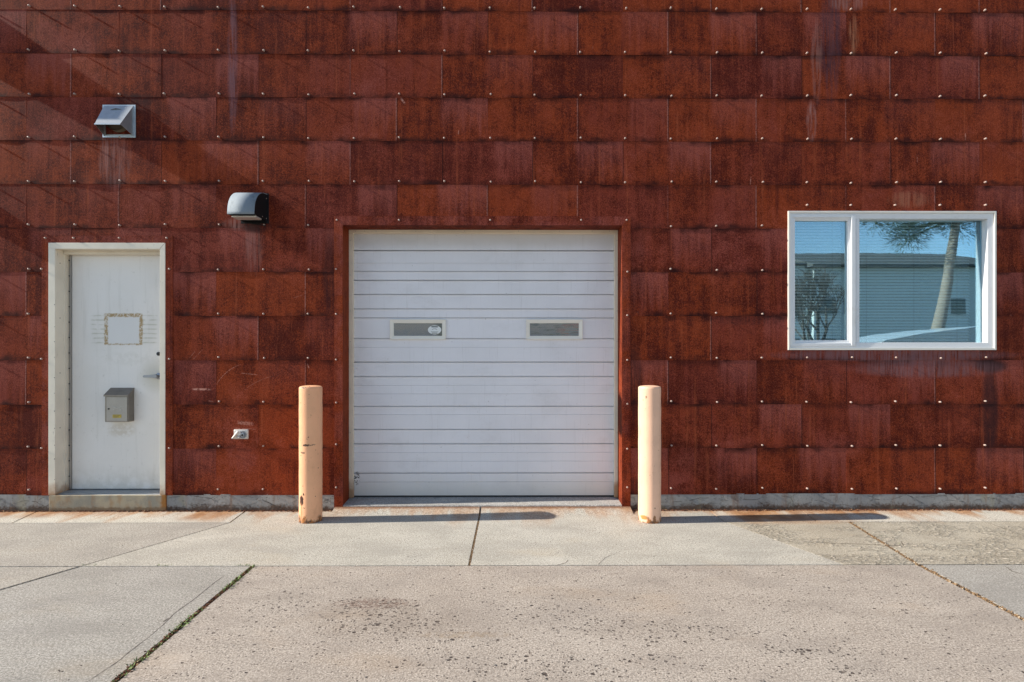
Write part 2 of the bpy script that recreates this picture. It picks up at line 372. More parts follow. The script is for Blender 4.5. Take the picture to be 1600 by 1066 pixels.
M['vinyl'] = plain('white_vinyl', (.70, .71, .72), .35, var=.12, scale=5, dirt=(.52, .50, .46))
M['cream'] = plain('cream_trim', (.78, .74, .66), .5, var=.15, scale=9)
M['galv'] = plain('galvanised_sheet', (.50, .53, .55), .42, .75, var=.35, scale=22)
M['alu'] = plain('aluminium_cover', (.22, .26, .30), .7, 0., spec=.2, var=.2, scale=14, streaks=.45)
M['black'] = plain('black_cheek', (.010, .010, .011), .6, var=.2, spec=.2)
M['duct'] = plain('duct_dirt', (.16, .13, .085), .8, var=.6, scale=30)
M['screw'] = plain('screw_zinc', (.50, .36, .30), .4, .15, var=.5, scale=4)
M['steel'] = plain('mailbox_steel', (.25, .225, .20), .42, .75, var=.35, scale=16, streaks=.3)
M['steel2'] = plain('satin_steel', (.30, .31, .34), .4, .8, var=.15)
M['yellow'] = plain('yellow_label', (.50, .36, .05), .5, var=.3, scale=60)
M['embl'] = plain('embossed_mark', (.40, .385, .36), .4, .5, var=.2)
M['blackpt'] = plain('black_print', (.02, .02, .02), .6)
M['thresh'] = plain('threshold_metal', (.36, .37, .38), .5, .5, var=.4, scale=12)
M['rubber'] = plain('rubber_seal', (.03, .03, .03), .8)
M['hinge'] = plain('hinge_metal', (.40, .38, .36), .4, .6, var=.4)
M['white'] = plain('white_vinyl_sticker', (.74, .76, .76), .5, var=.05)
M['fitting'] = plain('cast_pale_metal', (.62, .58, .54), .45, .4, var=.3, scale=50)
M['slat'] = plain('blind_slat', (.84, .86, .84), .5, var=.06)
M['room'] = plain('room_plaster', (.10, .11, .105), .9)
M['glass'] = glass_mat('window_glass', .24, (.58, .86, 1.0), (.96, 1.0, .99))
M['gglass'] = glass_mat('garage_glass', .0, (.9, .95, 1.0), (.9, .9, .9), .12)
M['gback'] = plain('garage_haze_pane', (.26, .25, .26), .8, var=.5, scale=12)
M['leaf'] = None
peach = (.86, .445, .245)
x_ = lambda px, c0: (px-c0)*.00543
M['bol1'] = bollard_mat('bollard_paint_scuffed', peach, 2., [
    (x_(484,485.5), .655, .026, .010, (.03,.02,.015), .9), (x_(479,485.5), .592, .020, .007, (.07,.04,.03), .8),
    (x_(492,485.5), .657, .030, .004, (.05,.04,.03), .7),
    (x_(477,485.5), .190, .019, .042, (.05,.018,.012), 1), (x_(480.5,485.5), .245, .007, .012, (.10,.03,.02), 1),
    (x_(477,485.5), .09, .007, .09, (.40,.17,.05), .6), (x_(476,485.5), .565, .004, .004, (.05,.03,.02), 1),
    (x_(475,485.5), 1.01, .004, .004, (.08,.05,.04), 1), (x_(480,485.5), 1.135, .03, .004, (.06,.05,.04), .9)])
M['bol2'] = bollard_mat('bollard_paint_clean', (.86, .53, .36), 5., [
    (x_(1006,1015), 1.055, .005, .012, (.25,.15,.08), .8), (x_(1002,1015), 1.03, .004, .005, (.25,.15,.08), .8),
    (x_(1003,1015), .045, .022, .018, (.45,.20,.03), .9), (x_(1018,1015), .035, .014, .03, (.22,.09,.03), .9)])

# ------------------------------------------------------------------ object helpers
def link(name, me, mat=None, parent=None, loc=None):
    o = bpy.data.objects.new(name, me); COL.objects.link(o)
    if mat: me.materials.append(mat)
    if parent: o.parent = parent
    if loc: o.location = loc
    return o
def obj(name, bm, mat=None, parent=None, loc=None, smooth=False):
    bmesh.ops.recalc_face_normals(bm, faces=bm.faces[:])
    me = bpy.data.meshes.new(name); bm.to_mesh(me); bm.free()
    if smooth:
        for p in me.polygons: p.use_smooth = True
        try: me.set_sharp_from_angle(angle=math.radians(35))
        except Exception: pass
    return link(name, me, mat, parent, loc)
def thing(name, label, cat, loc=(0, 0, 0), group=None):
    o = bpy.data.objects.new(name, None); COL.objects.link(o); o.location = loc
    tag(o, label, cat, group); return o
def tag(o, label, cat=None, group=None, kind=None):
    if label: o['label'] = label
    if cat: o['category'] = cat
    if group: o['group'] = group
    if kind: o['kind'] = kind
    return o
def box(bm, x0, x1, y0, y1, z0, z1, bev=0.0, seg=1):
    r = bmesh.ops.create_cube(bm, size=1)
    vs = r['verts']
    for v in vs:
        v.co = Vector((x0+(v.co.x+.5)*(x1-x0), y0+(v.co.y+.5)*(y1-y0), z0+(v.co.z+.5)*(z1-z0)))
    if bev:
        es = list({e for v in vs for e in v.link_edges})
        bmesh.ops.bevel(bm, geom=es, offset=bev, segments=seg, affect='EDGES', profile=.5)
def cyl(bm, p0, p1, r0, r1=None, seg=20, caps=True):
    r1 = r0 if r1 is None else r1
    p0, p1 = Vector(p0), Vector(p1); d = (p1-p0)
    q = d.to_track_quat('Z', 'Y').to_matrix()
    a = [bm.verts.new(p0 + q @ Vector((math.cos(t)*r0, math.sin(t)*r0, 0))) for t in [2*math.pi*i/seg for i in range(seg)]]
    b = [bm.verts.new(p1 + q @ Vector((math.cos(t)*r1, math.sin(t)*r1, 0))) for t in [2*math.pi*i/seg for i in range(seg)]]
    for i in range(seg):
        j = (i+1) % seg; bm.faces.new((a[i], a[j], b[j], b[i]))
    if caps: bm.faces.new(a[::-1]); bm.faces.new(b)
def lathe(bm, prof, axis='Z', seg=32, c=(0, 0, 0)):
    rings = []
    for r, h in prof:
        ring = []
        for i in range(seg):
            t = 2*math.pi*i/seg
            if axis == 'Z': p = (r*math.cos(t), r*math.sin(t), h)
            else: p = (r*math.cos(t), h, r*math.sin(t))
            ring.append(bm.verts.new(Vector(p)+Vector(c)))
        rings.append(ring)
    for a, b in zip(rings, rings[1:]):
        for i in range(seg):
            j = (i+1) % seg; bm.faces.new((a[i], a[j], b[j], b[i]))
    bm.faces.new(rings[0]); bm.faces.new(rings[-1])
def quad(bm, *pts):
    return bm.faces.new([bm.verts.new(Vector(p)) for p in pts])
def prism(bm, prof, a0, a1, axis='x'):
    """extrude a closed profile of (y, z) along x, or (x, z) along y"""
    f = (lambda t, p: (t, p[0], p[1])) if axis == 'x' else (lambda t, p: (p[0], t, p[1]))
    A = [bm.verts.new(f(a0, p)) for p in prof]; B = [bm.verts.new(f(a1, p)) for p in prof]
    n = len(prof)
    for i in range(n):
        j = (i+1) % n; bm.faces.new((A[i], A[j], B[j], B[i]))
    bm.faces.new(A); bm.faces.new(B[::-1])

# ------------------------------------------------------------------ openings (real sizes measured on the wall plane)
GX0, GX1, GZ1 = WX(536), WX(971.5), WZ(352.5)
DX0, DX1, DZ1 = W(77.5, 551)[0], W(259.5, 551)[0], W(170, 380)[1]
NX0, NX1 = WX(1230.5), WX(1554.5)
NZ1, NZ0 = W(1392, 330.5)[1], W(1392, 547)[1]
HOLES = [(GX0, GX1, -1, GZ1), (DX0, DX1, -1, DZ1), (NX0, NX1, NZ0, NZ1)]
ZR = [WZ(v) for v in (773, 700.5, 632, 563, 494, 425.5, 357, 289, 221, 153.5, 86, 18)]
while ZR[-1] < 6.4: ZR.append(ZR[-1]+.3945)
seamA = [41.5, 186, 338, 478, 620, 762, 903, 1044, 1182, 1322, 1461, 1599]
seamB = [-29, 111.5, 252, 404, 548, 691, 832, 973, 1111, 1252, 1391, 1530]
def ext(l):
    l = [WX(v) for v in l]
    while l[0] > -8.2: l.insert(0, l[0]-.813)
    while l[-1] < 8.2: l.append(l[-1]+.813)
    return l
SA, SB = ext(seamA), ext(seamB)
scr_px = [-94, -24, 47, 119, 189, 259, 343, 413, 483, 554, 625, 695, 766, 836, 907, 977, 1048, 1119, 1190, 1260, 1329, 1398.5, 1468, 1538, 1608]
SC = [WX(v) for v in scr_px]
def minus(r, holes):
    rs = [r]
    for h in holes:
        out = []
        for (a, b, c_, d) in rs:
            x0, x1, z0, z1 = max(a, h[0]), min(b, h[1]), max(c_, h[2]), min(d, h[3])
            if x0 >= x1-1e-6 or z0 >= z1-1e-6: out.append((a, b, c_, d)); continue
            if a < x0-1e-6: out.append((a, x0, c_, d))
            if x1 < b-1e-6: out.append((x1, b, c_, d))
            if c_ < z0-1e-6: out.append((x0, x1, c_, z0))
            if z1 < d-1e-6: out.append((x0, x1, z1, d))
        rs = out
    return rs

bld = thing('workshop_building', 'building clad in rusty brown-red steel shingles with white garage door, entry door and window', 'building')
def corner_attr(me, data_uv, data_rnd):
    a = me.attributes.new('puv', 'FLOAT_VECTOR', 'POINT'); b = me.attributes.new('prnd', 'FLOAT_VECTOR', 'POINT')
    a.data.foreach_set('vector', [q for t in data_uv for q in t]); b.data.foreach_set('vector', [q for t in data_rnd for q in t])

def build_cladding():
    V, F, UV, RN = [], [], [], []
    rng = random.Random(11)
    for ri in range(len(ZR)-1):
        z0, z1 = ZR[ri], ZR[ri+1]
        seams = SA if ri % 2 == 0 else SB
        for a, b in zip(seams, seams[1:]):
            rnd = (rng.random(), rng.random(), rng.random()); off = rng.uniform(-.0005, .0006)
            curl = rng.choice((.0003, .0010, .0020, .0036)); lap = rng.uniform(.0016, .0034); tl = rng.uniform(-.0009, .0009)
            for (x0, x1, c0, c1) in minus((a+.0006, b-.0006, z0, z1+.008), HOLES):
                nx = max(1, int((x1-x0)/.035)); nz = max(1, int((c1-c0)/.045)); base = len(V)
                for j in range(nz+1):
                    for i in range(nx+1):
                        x = x0+(x1-x0)*i/nx; z = c0+(c1-c0)*j/nz
                        u = (x-a)/(b-a); v = (z-z0)/(z1-z0)
                        k = SC[0]
                        for s_ in SC:
                            if s_ <= x: k = s_
                        ph = (x-k)/.41
                        oc = mnoise.noise(Vector((x*2.1, 3, z*3.1)))*.0016*min(1, 1.2*v*(1.05-v)*3)
                        y = -(.0012 + off + tl*(u-.5) + lap*max(0, 1-v) + curl*max(0, 1-v)**4*math.sin(math.pi*min(1, max(0, ph)))**2) - oc
                        V.append((x, y, z)); UV.append((u, v, 0)); RN.append(rnd)
                W_ = nx+1
                for j in range(nz):
                    for i in range(nx):
                        q = base+j*W_+i; F.append((q, q+1, q+1+W_, q+W_))
                # turned-back edges
                loop = [base+i for i in range(nx+1)] + [base+nx+W_*j for j in range(1, nz+1)] + [base+nz*W_+i for i in range(nx-1, -1, -1)] + [base+W_*j for j in range(nz-1, 0, -1)]
                b2 = len(V)
                for q in loop:
                    p = V[q]; V.append((p[0], p[1]+.003, p[2])); UV.append(UV[q]); RN.append(RN[q])
                n = len(loop)
                for i in range(n):
                    j = (i+1) % n; F.append((loop[i], b2+i, b2+j, loop[j]))
    me = bpy.data.meshes.new('cladding'); me.from_pydata(V, [], F); me.update()
    corner_attr(me, UV, RN)
    for p in me.polygons: p.use_smooth = True
    me.set_sharp_from_angle(angle=math.radians(40))
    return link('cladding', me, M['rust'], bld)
build_cladding()

# body of the building behind the cladding: front sheet with the openings, ends, back and roof
bm = bmesh.new()
for (a, b, c_, d) in minus((-8.3, 8.4, -.02, 6.3), HOLES): quad(bm, (a, .012, c_), (b, .012, c_), (b, .012, d), (a, .012, d))
for x in (-8.3, 8.4): quad(bm, (x, .012, -.02), (x, 9, -.02), (x, 9, 6.3), (x, .012, 6.3))
quad(bm, (-8.3, 9, -.02), (8.4, 9, -.02), (8.4, 9, 6.3), (-8.3, 9, 6.3))
obj('wall', bm, M['room'], bld)
bm = bmesh.new(); box(bm, -8.4, 8.5, -.03, 9.1, 6.302, 6.45); obj('roof', bm, M['room'], bld)
# foundation strip
fz = ZR[0]-.002
bm = bmesh.new()
for a, b in ((-8.3, DX0-.0), (DX1+.0, GX0-.075), (GX1+.08, 8.4)):
    n = int((b-a)/.06)
    pts = [(a+(b-a)*i/n) for i in range(n+1)]
    for x0, x1 in zip(pts, pts[1:]):
        y0 = -.004+.003*mnoise.noise((x0*5, 0, 0)); y1 = -.004+.003*mnoise.noise((x1*5, 0, 0))
        quad(bm, (x0, y0, -.02), (x1, y1, -.02), (x1, y1, fz+.01), (x0, y0, fz+.01))
bmesh.ops.remove_doubles(bm, verts=bm.verts[:], dist=1e-5)
# crumbled chips standing off the face near the ground
found_m = Mat('foundation_face')
m = found_m
big = m.noise(1.4, 4); fine = m.noise(40, 5, .7)
c = m.mix(m.sm(big, .35, .65), (.24, .245, .245), (.33, .32, .30))
c = m.mix(m.sm(m.noise(8, 5, .65), .48, .7, 0, .6), c, (.16, .15, .14))
e, _ = m.vor(4.2, m.sc(1, 1, 2.4), 'DISTANCE_TO_EDGE')
wig = m.noise(14, 4)
e2 = e + (wig-.5)*.26
c = m.mix(m.sm(m.math('ABSOLUTE', e2), .002, .012, 1, 0)*m.sm(m.noise(1.7, 3), .52, .62), c, (.035, .028, .024))
c = m.mix(m.sm(m.z + (fine-.5)*.10 + (m.noise(6,3)-.5)*.10, .015, .06, .95, 0), c, (.085, .052, .035))
c = m.mix(m.sm(m.noise(3.3, 4, vec=m.sc(1,1,.6,7,0,0)), .56, .68, 0, .6), c, (.30, .27, .17))
c = m.mix(m.sm(m.noise(1, 4, .6, m.sc(9, 9, 1.6)), .54, .68, 0, .55), c, (.19, .105, .06))
c = m.mix(m.sm(m.noise(26, 4, .75), .56, .64, 0, .55), c, (.12, .11, .10))
m.bump(fine*.7 + m.noise(9, 4)*1.5 + m.noise(160,2)*.3 - m.sm(m.math('ABSOLUTE', e2), 0, .014, 1, 0)*2, .003, .9)
M['found'] = m.fin(c, .85, 0, .3)
obj('foundation', bm, M['found'], bld)

# ------------------------------------------------------------------ steel flashing round the openings
def strip(V, F, UV, RN, pts, rnd, uv=None):
    b = len(V)
    for i, p in enumerate(pts):
        V.append(p); UV.append((uv or [(.2,.5,0)]*4)[i]); RN.append(rnd)
    F.append(tuple(range(b, b+len(pts))))
def flashing(name, x0, x1, z1, zb, wd, rec, topw=None, dy=-.009):
    topw = topw or wd
    V, F, UV, RN = [], [], [], []
    def piece(o0, o1, i1, i0, rnd, seg=14):
        # o: outer edge pts, i: inner edge pts (x,z); face, outer lip, inner return into the recess
        for s_ in range(seg):
            a, b = s_/seg, (s_+1)/seg
            L = lambda p, q, t: (p[0]+(q[0]-p[0])*t, p[1]+(q[1]-p[1])*t)
            oa, ob, ia, ib = L(o0, o1, a), L(o0, o1, b), L(i0, i1, a), L(i0, i1, b)
            ya = dy + .0020*mnoise.noise((oa[0]*7, oa[1]*7, 1)); yb = dy + .0020*mnoise.noise((ob[0]*7, ob[1]*7, 1))
            uv = [(.55, .55, 0), (.55, .55, 0), (.9, .8, 0), (.9, .8, 0)]
            strip(V, F, UV, RN, [(oa[0], ya, oa[1]), (ob[0], yb, ob[1]), (ib[0], yb, ib[1]), (ia[0], ya, ia[1])], rnd, uv)
            strip(V, F, UV, RN, [(oa[0], ya, oa[1]), (ob[0], yb, ob[1]), (ob[0], -.002, ob[1]), (oa[0], -.002, oa[1])], rnd, uv)
            strip(V, F, UV, RN, [(ia[0], ya, ia[1]), (ib[0], yb, ib[1]), (ib[0], rec, ib[1]), (ia[0], rec, ia[1])], rnd, [(.1,.5,0)]*4)
    piece((x0-wd, zb), (x0-wd, z1+topw), (x0, z1), (x0, zb), (.9, .9, .2))
    piece((x0-wd, z1+topw), (x1+wd, z1+topw), (x1, z1), (x0, z1), (.4, 1., .8))
    piece((x1+wd, z1+topw), (x1+wd, zb), (x1, zb), (x1, z1), (.5, .5, .2))
    me = bpy.data.meshes.new(name); me.from_pydata(V, [], F); me.update(); corner_attr(me, UV, RN)
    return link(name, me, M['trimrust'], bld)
REC = .185
flashing('garage_flashing', GX0, GX1, GZ1, 0.026, .078, REC, .084)
flashing('door_flashing', DX0+.002, DX1-.002, DZ1-.002, ZR[0], .066, .0, .068)

# ------------------------------------------------------------------ fasteners
def screw_mesh():
    bm = bmesh.new()
    lathe(bm, [(.0075, .004), (.0075, -.0115), (.0084, -.0120), (.0084, -.0150), (.0064, -.0178), (.004, -.0192)], 'Y', 14)
    bmesh.ops.recalc_face_normals(bm, faces=bm.faces[:])
    me = bpy.data.meshes.new('screw'); bm.to_mesh(me); bm.free()
    for p in me.polygons: p.use_smooth = True
    me.materials.append(M['screw']); return me
sm_ = screw_mesh()
spts = []
for ri, zr in enumerate(ZR):
    zz = zr + (.056 if ri == 0 else .024)
    for x in SC:
        if zz > 4.75: break
        if any(h[0]-.10 < x < h[1]+.10 and h[2]-.05 < zz < h[3]+.09 for h in HOLES): continue
        spts.append((x+random.uniform(-.006, .006), zz+random.uniform(-.006, .006)))
for x in (527, 624, 766, 907.6, 978.5): spts.append(W(x, 344.5))
for y in (421, 491, 562, 629, 694, 761): spts.append(W(526, y))
for y in (425, 493, 562.6, 631, 701, 761): spts.append(W(979.5, y))
for x in (73, 117, 188, 262): spts.append(W(x, 372.5))
for y in (421, 561, 700): spts.append(W(67, y)); spts.append(W(266, y))
for x in (1260, 1328, 1397, 1467, 1538): spts.append(W(x, 321))
spts.sort(key=lambda p: (p[0]**2 + (p[1]-H)**2))
for p in spts[:100]:
    o = bpy.data.objects.new('screw', sm_); COL.objects.link(o); o.parent = bld
    o.location = (p[0], -.004, p[1]); o.rotation_euler = (random.uniform(-.06, .06), random.uniform(0, 3), random.uniform(-.06, .06))
bm = bmesh.new()
for p in spts[100:]:
    t = bmesh.new(); t.from_mesh(sm_)
    bmesh.ops.transform(t, matrix=Matrix.Translation((p[0], -.004, p[1])) @ Matrix.Rotation(random.uniform(-.06,.06), 4, 'X'), verts=t.verts[:])
    tm = bpy.data.meshes.new('t'); t.to_mesh(tm); t.free(); bm.from_mesh(tm); bpy.data.meshes.remove(tm)
o = obj('screw', bm, M['screw'], bld, smooth=True); tag(o, None, kind='stuff')

# ------------------------------------------------------------------ garage door
yf = REC            # face of the cream stops
yd = REC+.035       # face of the door leaf
ZT = lambda py, y: WZ(py, 756, y)
gx0, gx1 = WX(552, yf), WX(960, yf)
zt = ZT(365, yf); zs = .062
prof = []
lines = [(392, 2), (411.5, .6), (424.4, .8), (438.5, 1.6), (460.5, 1.2), (483, 1.0), (497, .9), (529.4, 1.0), (543, .6), (566, 1.5), (588.5, 1.1),
         (602, .4), (615.5, .5), (635, 1.1), (648, .5), (671, 1.2), (693.4, 1.2), (707, .3), (720.6, .4), (739, 1.2), (753, .3)]
ztop = GZ1+.05
prof = [(yd, ztop)]
for i, (py, k) in enumerate(lines):
    z = ZT(py, yd); d_ = .012*k; hgt = .0052 + .0032*k if k > .7 else .003
    if k > .7:
        prof += [(yd, z+hgt/2+.002), (yd+.002, z+hgt/2), (yd+d_+.006, z+hgt/2-.001), (yd+d_+.006, z-hgt/2), (yd-.003, z-hgt/2-.001), (yd, z-hgt/2-.014)]
    else:
        prof += [(yd, z+.004), (yd+.0035, z), (yd-.0015, z-.003), (yd, z-.010)]
prof += [(yd, zs+.006)]
bm = bmesh.new()
xa, xb = gx0-.06, gx1+.06
A = [bm.verts.new((xa, p[0], p[1])) for p in prof]; B = [bm.verts.new((xb, p[0], p[1])) for p in prof]
for i in range(len(prof)-1): bm.faces.new((A[i], A[i+1], B[i+1], B[i]))
gd = obj('garage_door', bm, M['garage'], bld)
gd['label'] = 'white ribbed overhead garage door with two slim windows'
bm = bmesh.new()
fx0, fx1 = WX(545.2, yf), WX(967.2, yf); fzt = ZT(358.5, yf)
box(bm, fx0-.03, gx0, yf-.004, yf+.034, zs+.001, zt, .003); box(bm, gx1, fx1+.03, yf-.004, yf+.034, zs+.001, zt, .003)
box(bm, fx0-.03, fx1+.03, yf-.006, yf+.034, zt, GZ1+.03, .003)
gf = obj('door_frame', bm, M['gframe'], gd)
# return of the head and jambs behind the flashing so that no gap shows
bm = bmesh.new()
box(bm, GX0-.06, fx0-.031, .014, REC+.06, -.02, GZ1+.05); obj('jamb_backing', bm, M['room'], gd)
bm = bmesh.new(); box(bm, fx1+.031, GX1+.06, .014, REC+.06, -.02, GZ1+.05)
for (a, b) in ((GX0-.05, GX0-.002), (GX1+.002, GX1+.05)): pass
obj('jamb_backing', bm, M['room'], gd)
bm = bmesh.new()
for py in (376, 430, 486, 534, 608, 676, 730):
    for px in (547.5, 964):
        x, z = W(px, py, yf); cyl(bm, (x, yf-.006, z), (x, yf-.002, z), .0035, seg=8)
for px in (556, 570, 588, 650, 726, 810, 874, 925, 952):
    x, z = W(px, 361.5, yf); cyl(bm, (x, yf-.008, z), (x, yf-.004, z), .0035, seg=8)
o = obj('nail', bm, M['hinge'], gd); o['kind'] = 'stuff'
bm = bmesh.new(); box(bm, gx0-.05, gx1+.05, yd-.004, yd+.02, zs+.001, zs+.014, .002); obj('bottom_seal', bm, M['rubber'], gd)
bm = bmesh.new(); quad(bm, (xa, yd+.05, 0), (xb, yd+.05, 0), (xb, yd+.05, GZ1+.05), (xa, yd+.05, GZ1+.05))
quad(bm, (xa, yd, GZ1+.049), (xb, yd, GZ1+.049), (xb, yd+.05, GZ1+.049), (xa, yd+.05, GZ1+.049)); obj('door_back', bm, M['gback'], gd)
def ring(bm, x0, x1, z0, z1, w_, y0, y1, slope=.0):
    """picture-frame ring: outer front edge y0, inner edge falls back by slope"""
    O = [(x0, z0), (x1, z0), (x1, z1), (x0, z1)]; I = [(x0+w_, z0+w_), (x1-w_, z0+w_), (x1-w_, z1-w_), (x0+w_, z1-w_)]
    ov = [bm.verts.new((p[0], y0, p[1])) for p in O]; ob = [bm.verts.new((p[0], y1, p[1])) for p in O]
    iv = [bm.verts.new((p[0], y0+slope, p[1])) for p in I]; ib = [bm.verts.new((p[0], y1, p[1])) for p in I]
    for i in range(4):
        j = (i+1) % 4
        for q in ((ov[i], ov[j], iv[j], iv[i]), (ov[i], ob[i], ob[j], ov[j]), (iv[i], iv[j], ib[j], ib[i]), (ob[i], ib[i], ib[j], ob[j])): bm.faces.new(q)
for n_, (a, b) in enumerate(((609, 696.5), (822, 910.5))):
    x0, z1 = W(a, 499.2, yd-.018); x1, z0 = W(b, 530.8, yd-.018)
    bm = bmesh.new(); ring(bm, x0, x1, z0, z1, .036, yd-.018, yd+.010, .008)
    bmesh.ops.bevel(bm, geom=bm.edges[:], offset=.0018, segments=1, affect='EDGES')
    obj('window_frame', bm, M['cream'], gd)
    bm = bmesh.new(); box(bm, x0+.03, x1-.03, yd-.0085, yd-.0055, z0+.03, z1-.03); obj('pane', bm, M['gglass'], gd)
    bm = bmesh.new(); quad(bm, (x0+.03, yd-.0035, z0+.03), (x1-.03, yd-.0035, z0+.03), (x1-.03, yd-.0035, z1-.03), (x0+.03, yd-.0035, z1-.03))
    m = Mat('hazy_reflection_glazing_'+'ab'[n_])
    zz = m.sm(m.z, z0, z1)
    c = m.mix(m.sm(zz*.8+m.noise(14, 5)*.6, .4, .9), (.19, .20, .31), (.34, .28, .31))
    if n_: 
        c = m.mix(m.sm(m.noise(1, 3, vec=m.sc(9, 1, 60)), .5, .62, 0, .7), c, (.06, .08, .13))
        c = m.mix(m.sm(m.noise(1, 3, vec=m.sc(7, 1, 50, 3, 0, 2)), .45, .6)*m.sm(m.x, x0+.24, x0+.36)*.7, c, (.42, .13, .14))  # pinkish reflection painted into the right part of the second pane
    else: c = m.mix(m.sm(m.x, x1-.12, x1-.05, 0, .9), c, (.02, .025, .05))
    obj('hazy_reflection_glazing', bm, m.fin(c, .6), gd)
cx, cz = W(679, 515.6, yd-.01)
bm = bmesh.new()
def disc(bm, cx, cz, rx, rz, y, n=36):
    bm.faces.new([bm.verts.new((cx+rx*math.cos(2*math.pi*i/n), y, cz+rz*math.sin(2*math.pi*i/n))) for i in range(n)])
disc(bm, cx, cz, .063, .042, yd-.0092)
o = obj('sticker', bm, M['white'], gd); o['label'] = 'white oval sticker with dark print'
bm = bmesh.new()
def bar(a, b, c_, d, yy=yd-.0097): quad(bm, (cx+a, yy, cz+c_), (cx+b, yy, cz+c_), (cx+b, yy, cz+d), (cx+a, yy, cz+d))
bar(-.030, .030, .024, .034); bar(-.026, .026, -.034, -.027); bar(-.035, .035, -.019, -.016)
for i in range(9):
    a = math.pi*(.2+.6*i/8); a2 = math.pi*(.2+.6*(i+1)/8)
    if i < 8: quad(bm, *[(cx+r*math.cos(t), yd-.0097, cz-.006+r*.55*math.sin(t)) for r, t in ((.032, a), (.032, a2), (.026, a2), (.026, a))])
obj('sticker_print', bm, M['blackpt'], gd)
# concrete sill in the recess
bm = bmesh.new()
n = 60; sx0, sx1 = GX0+.001, GX1-.001
prev = None
for i in range(n+1):
    x = sx0+(sx1-sx0)*i/n; yy = -.006+.006*mnoise.noise((x*9, 3, 0)); zt_ = .047+.003*mnoise.noise((x*6, 9, 0))
    cur = [bm.verts.new(p) for p in ((x, yy-.003, -.02), (x, yy, zt_-.006), (x, yy+.006, zt_), (x, REC+.08, .062))]
    if prev:
        for k in range(3): bm.faces.new((prev[k], cur[k], cur[k+1], prev[k+1]))
    prev = cur
obj('garage_sill', bm, M['sill'], bld, smooth=True)

# ------------------------------------------------------------------ entry door
yl = .14
bm = bmesh.new()
lx0 = W(108.5, 551, yl)[0]; lx1 = W(251, 551)[0]+.03
dz0, dz1 = WZ(764, 180, yl), WZ(397.5, 180, yl)
box(bm, W(112.5, 551, yl)[0], lx1, yl, yl+.045, dz0, dz1+.02, .002)
ed = obj('entry_door', bm, M['door'], bld); ed['label'] = 'plain off-white metal entry door with glue marks of a lost sign'
# frame: faces, returns, stops
bm = bmesh.new()
fi0, fi1 = WX(88), WX(251.2); fit = W(170, 389.6)[1]
fzb = ZR[0]+.006
yo = -.014
for (p) in ([(DX0, yo), (fi0, yo), (fi0, .085), (lx0-.002, .085), (lx0-.002, .20), (DX0-.0, .20)],
            [(fi1, yo), (DX1, yo), (DX1, .20), (fi1+.03, .20), (fi1+.03, .105), (fi1, .105)]):
    A = [bm.verts.new((q[0], q[1], fzb)) for q in p]; B = [bm.verts.new((q[0], q[1], fit)) for q in p]
    for i in range(len(p)):
        j = (i+1) % len(p); bm.faces.new((A[i], A[j], B[j], B[i]))
    bm.faces.new(A); bm.faces.new(B)
zs1 = WZ(398.5, 180, .085+.03)
box(bm, DX0, DX1, yo-.0008, .20, fit, DZ1); box(bm, fi0+.001, fi1-.001, .078, .139, zs1, fit-.0005)
fr = obj('door_frame', bm, M['frame'], ed)
bv = fr.modifiers.new('b', 'BEVEL'); bv.width = .003; bv.segments = 2; bv.limit_method = 'ANGLE'
# mitre line at the head
bm = bmesh.new(); x0, z0 = fi1, fit; x1, z1 = DX1, DZ1
d_ = Vector((x1-x0, 0, z1-z0)).normalized(); n_ = Vector((-d_.z, 0, d_.x))*.0012
a, b = Vector((x0, yo-.0026, z0)), Vector((x1, yo-.0026, z1))
quad(bm, a-n_, a+n_, b+n_, b-n_); obj('mitre_joint', bm, M['duct'], ed)
# continuous hinge with its screws
hx = W(110.5, 551, yl)[0]
bm = bmesh.new(); box(bm, hx-.010, hx+.004, yl-.006, yl+.01, dz0, dz1, .001); cyl(bm, (hx+.006, yl-.004, dz0), (hx+.006, yl-.004, dz1), .005, seg=10)
obj('hinge', bm, M['hinge'], ed, smooth=True)
bm = bmesh.new()
for i in range(15):
    z = dz1-.06-i*.143; cyl(bm, (hx-.006, yl-.012, z), (hx-.006, yl-.006, z), .005, seg=8)
o = obj('hinge_screw', bm, M['blackpt'], ed); o['kind'] = 'stuff'
bm = bmesh.new()
for i in range(11):
    z = dz1-.5-i*.155+random.uniform(-.03,.03); cyl(bm, (fi0-.004, yo-.003, z), (fi0-.004, yo, z), random.uniform(.002,.004), seg=7)
for i in range(4):
    z = dz1-.1-i*.5; cyl(bm, (fi0-.003, .04, z), (fi0+.002, .04, z), .004, seg=8)
o = obj('paint_chip', bm, M['rubber'], ed); o['kind'] = 'stuff'
# lever handle and lock cylinder
hx, hz = W(249, 588, yl)
bm = bmesh.new(); lathe(bm, [(.030, yl), (.030, yl-.008), (.022, yl-.012), (.013, yl-.014), (.013, yl-.045)], 'Y', 24, (hx, 0, hz))
hd = obj('handle', bm, M['steel2'], ed, smooth=True)
bm = bmesh.new(); 
pr = [(hx+.012, .020), (hx-.012, .020), (hx-.06, .014), (hx-.112, .011), (hx-.118, .0), (hx-.112, -.011), (hx-.06, -.011), (hx+.012, -.016)]
prism(bm, [(p[0], hz+p[1]) for p in pr], yl-.058, yl-.042, 'y')
bmesh.ops.bevel(bm, geom=bm.edges[:], offset=.003, segments=2, affect='EDGES')
obj('lever', bm, M['steel2'], ed, smooth=True)
kx, kz = W(248.5, 553, yl)
bm = bmesh.new(); lathe(bm, [(.017, yl), (.017, yl-.012), (.012, yl-.015)], 'Y', 20, (kx, 0, kz)); obj('lock', bm, M['blackpt'], ed, smooth=True)
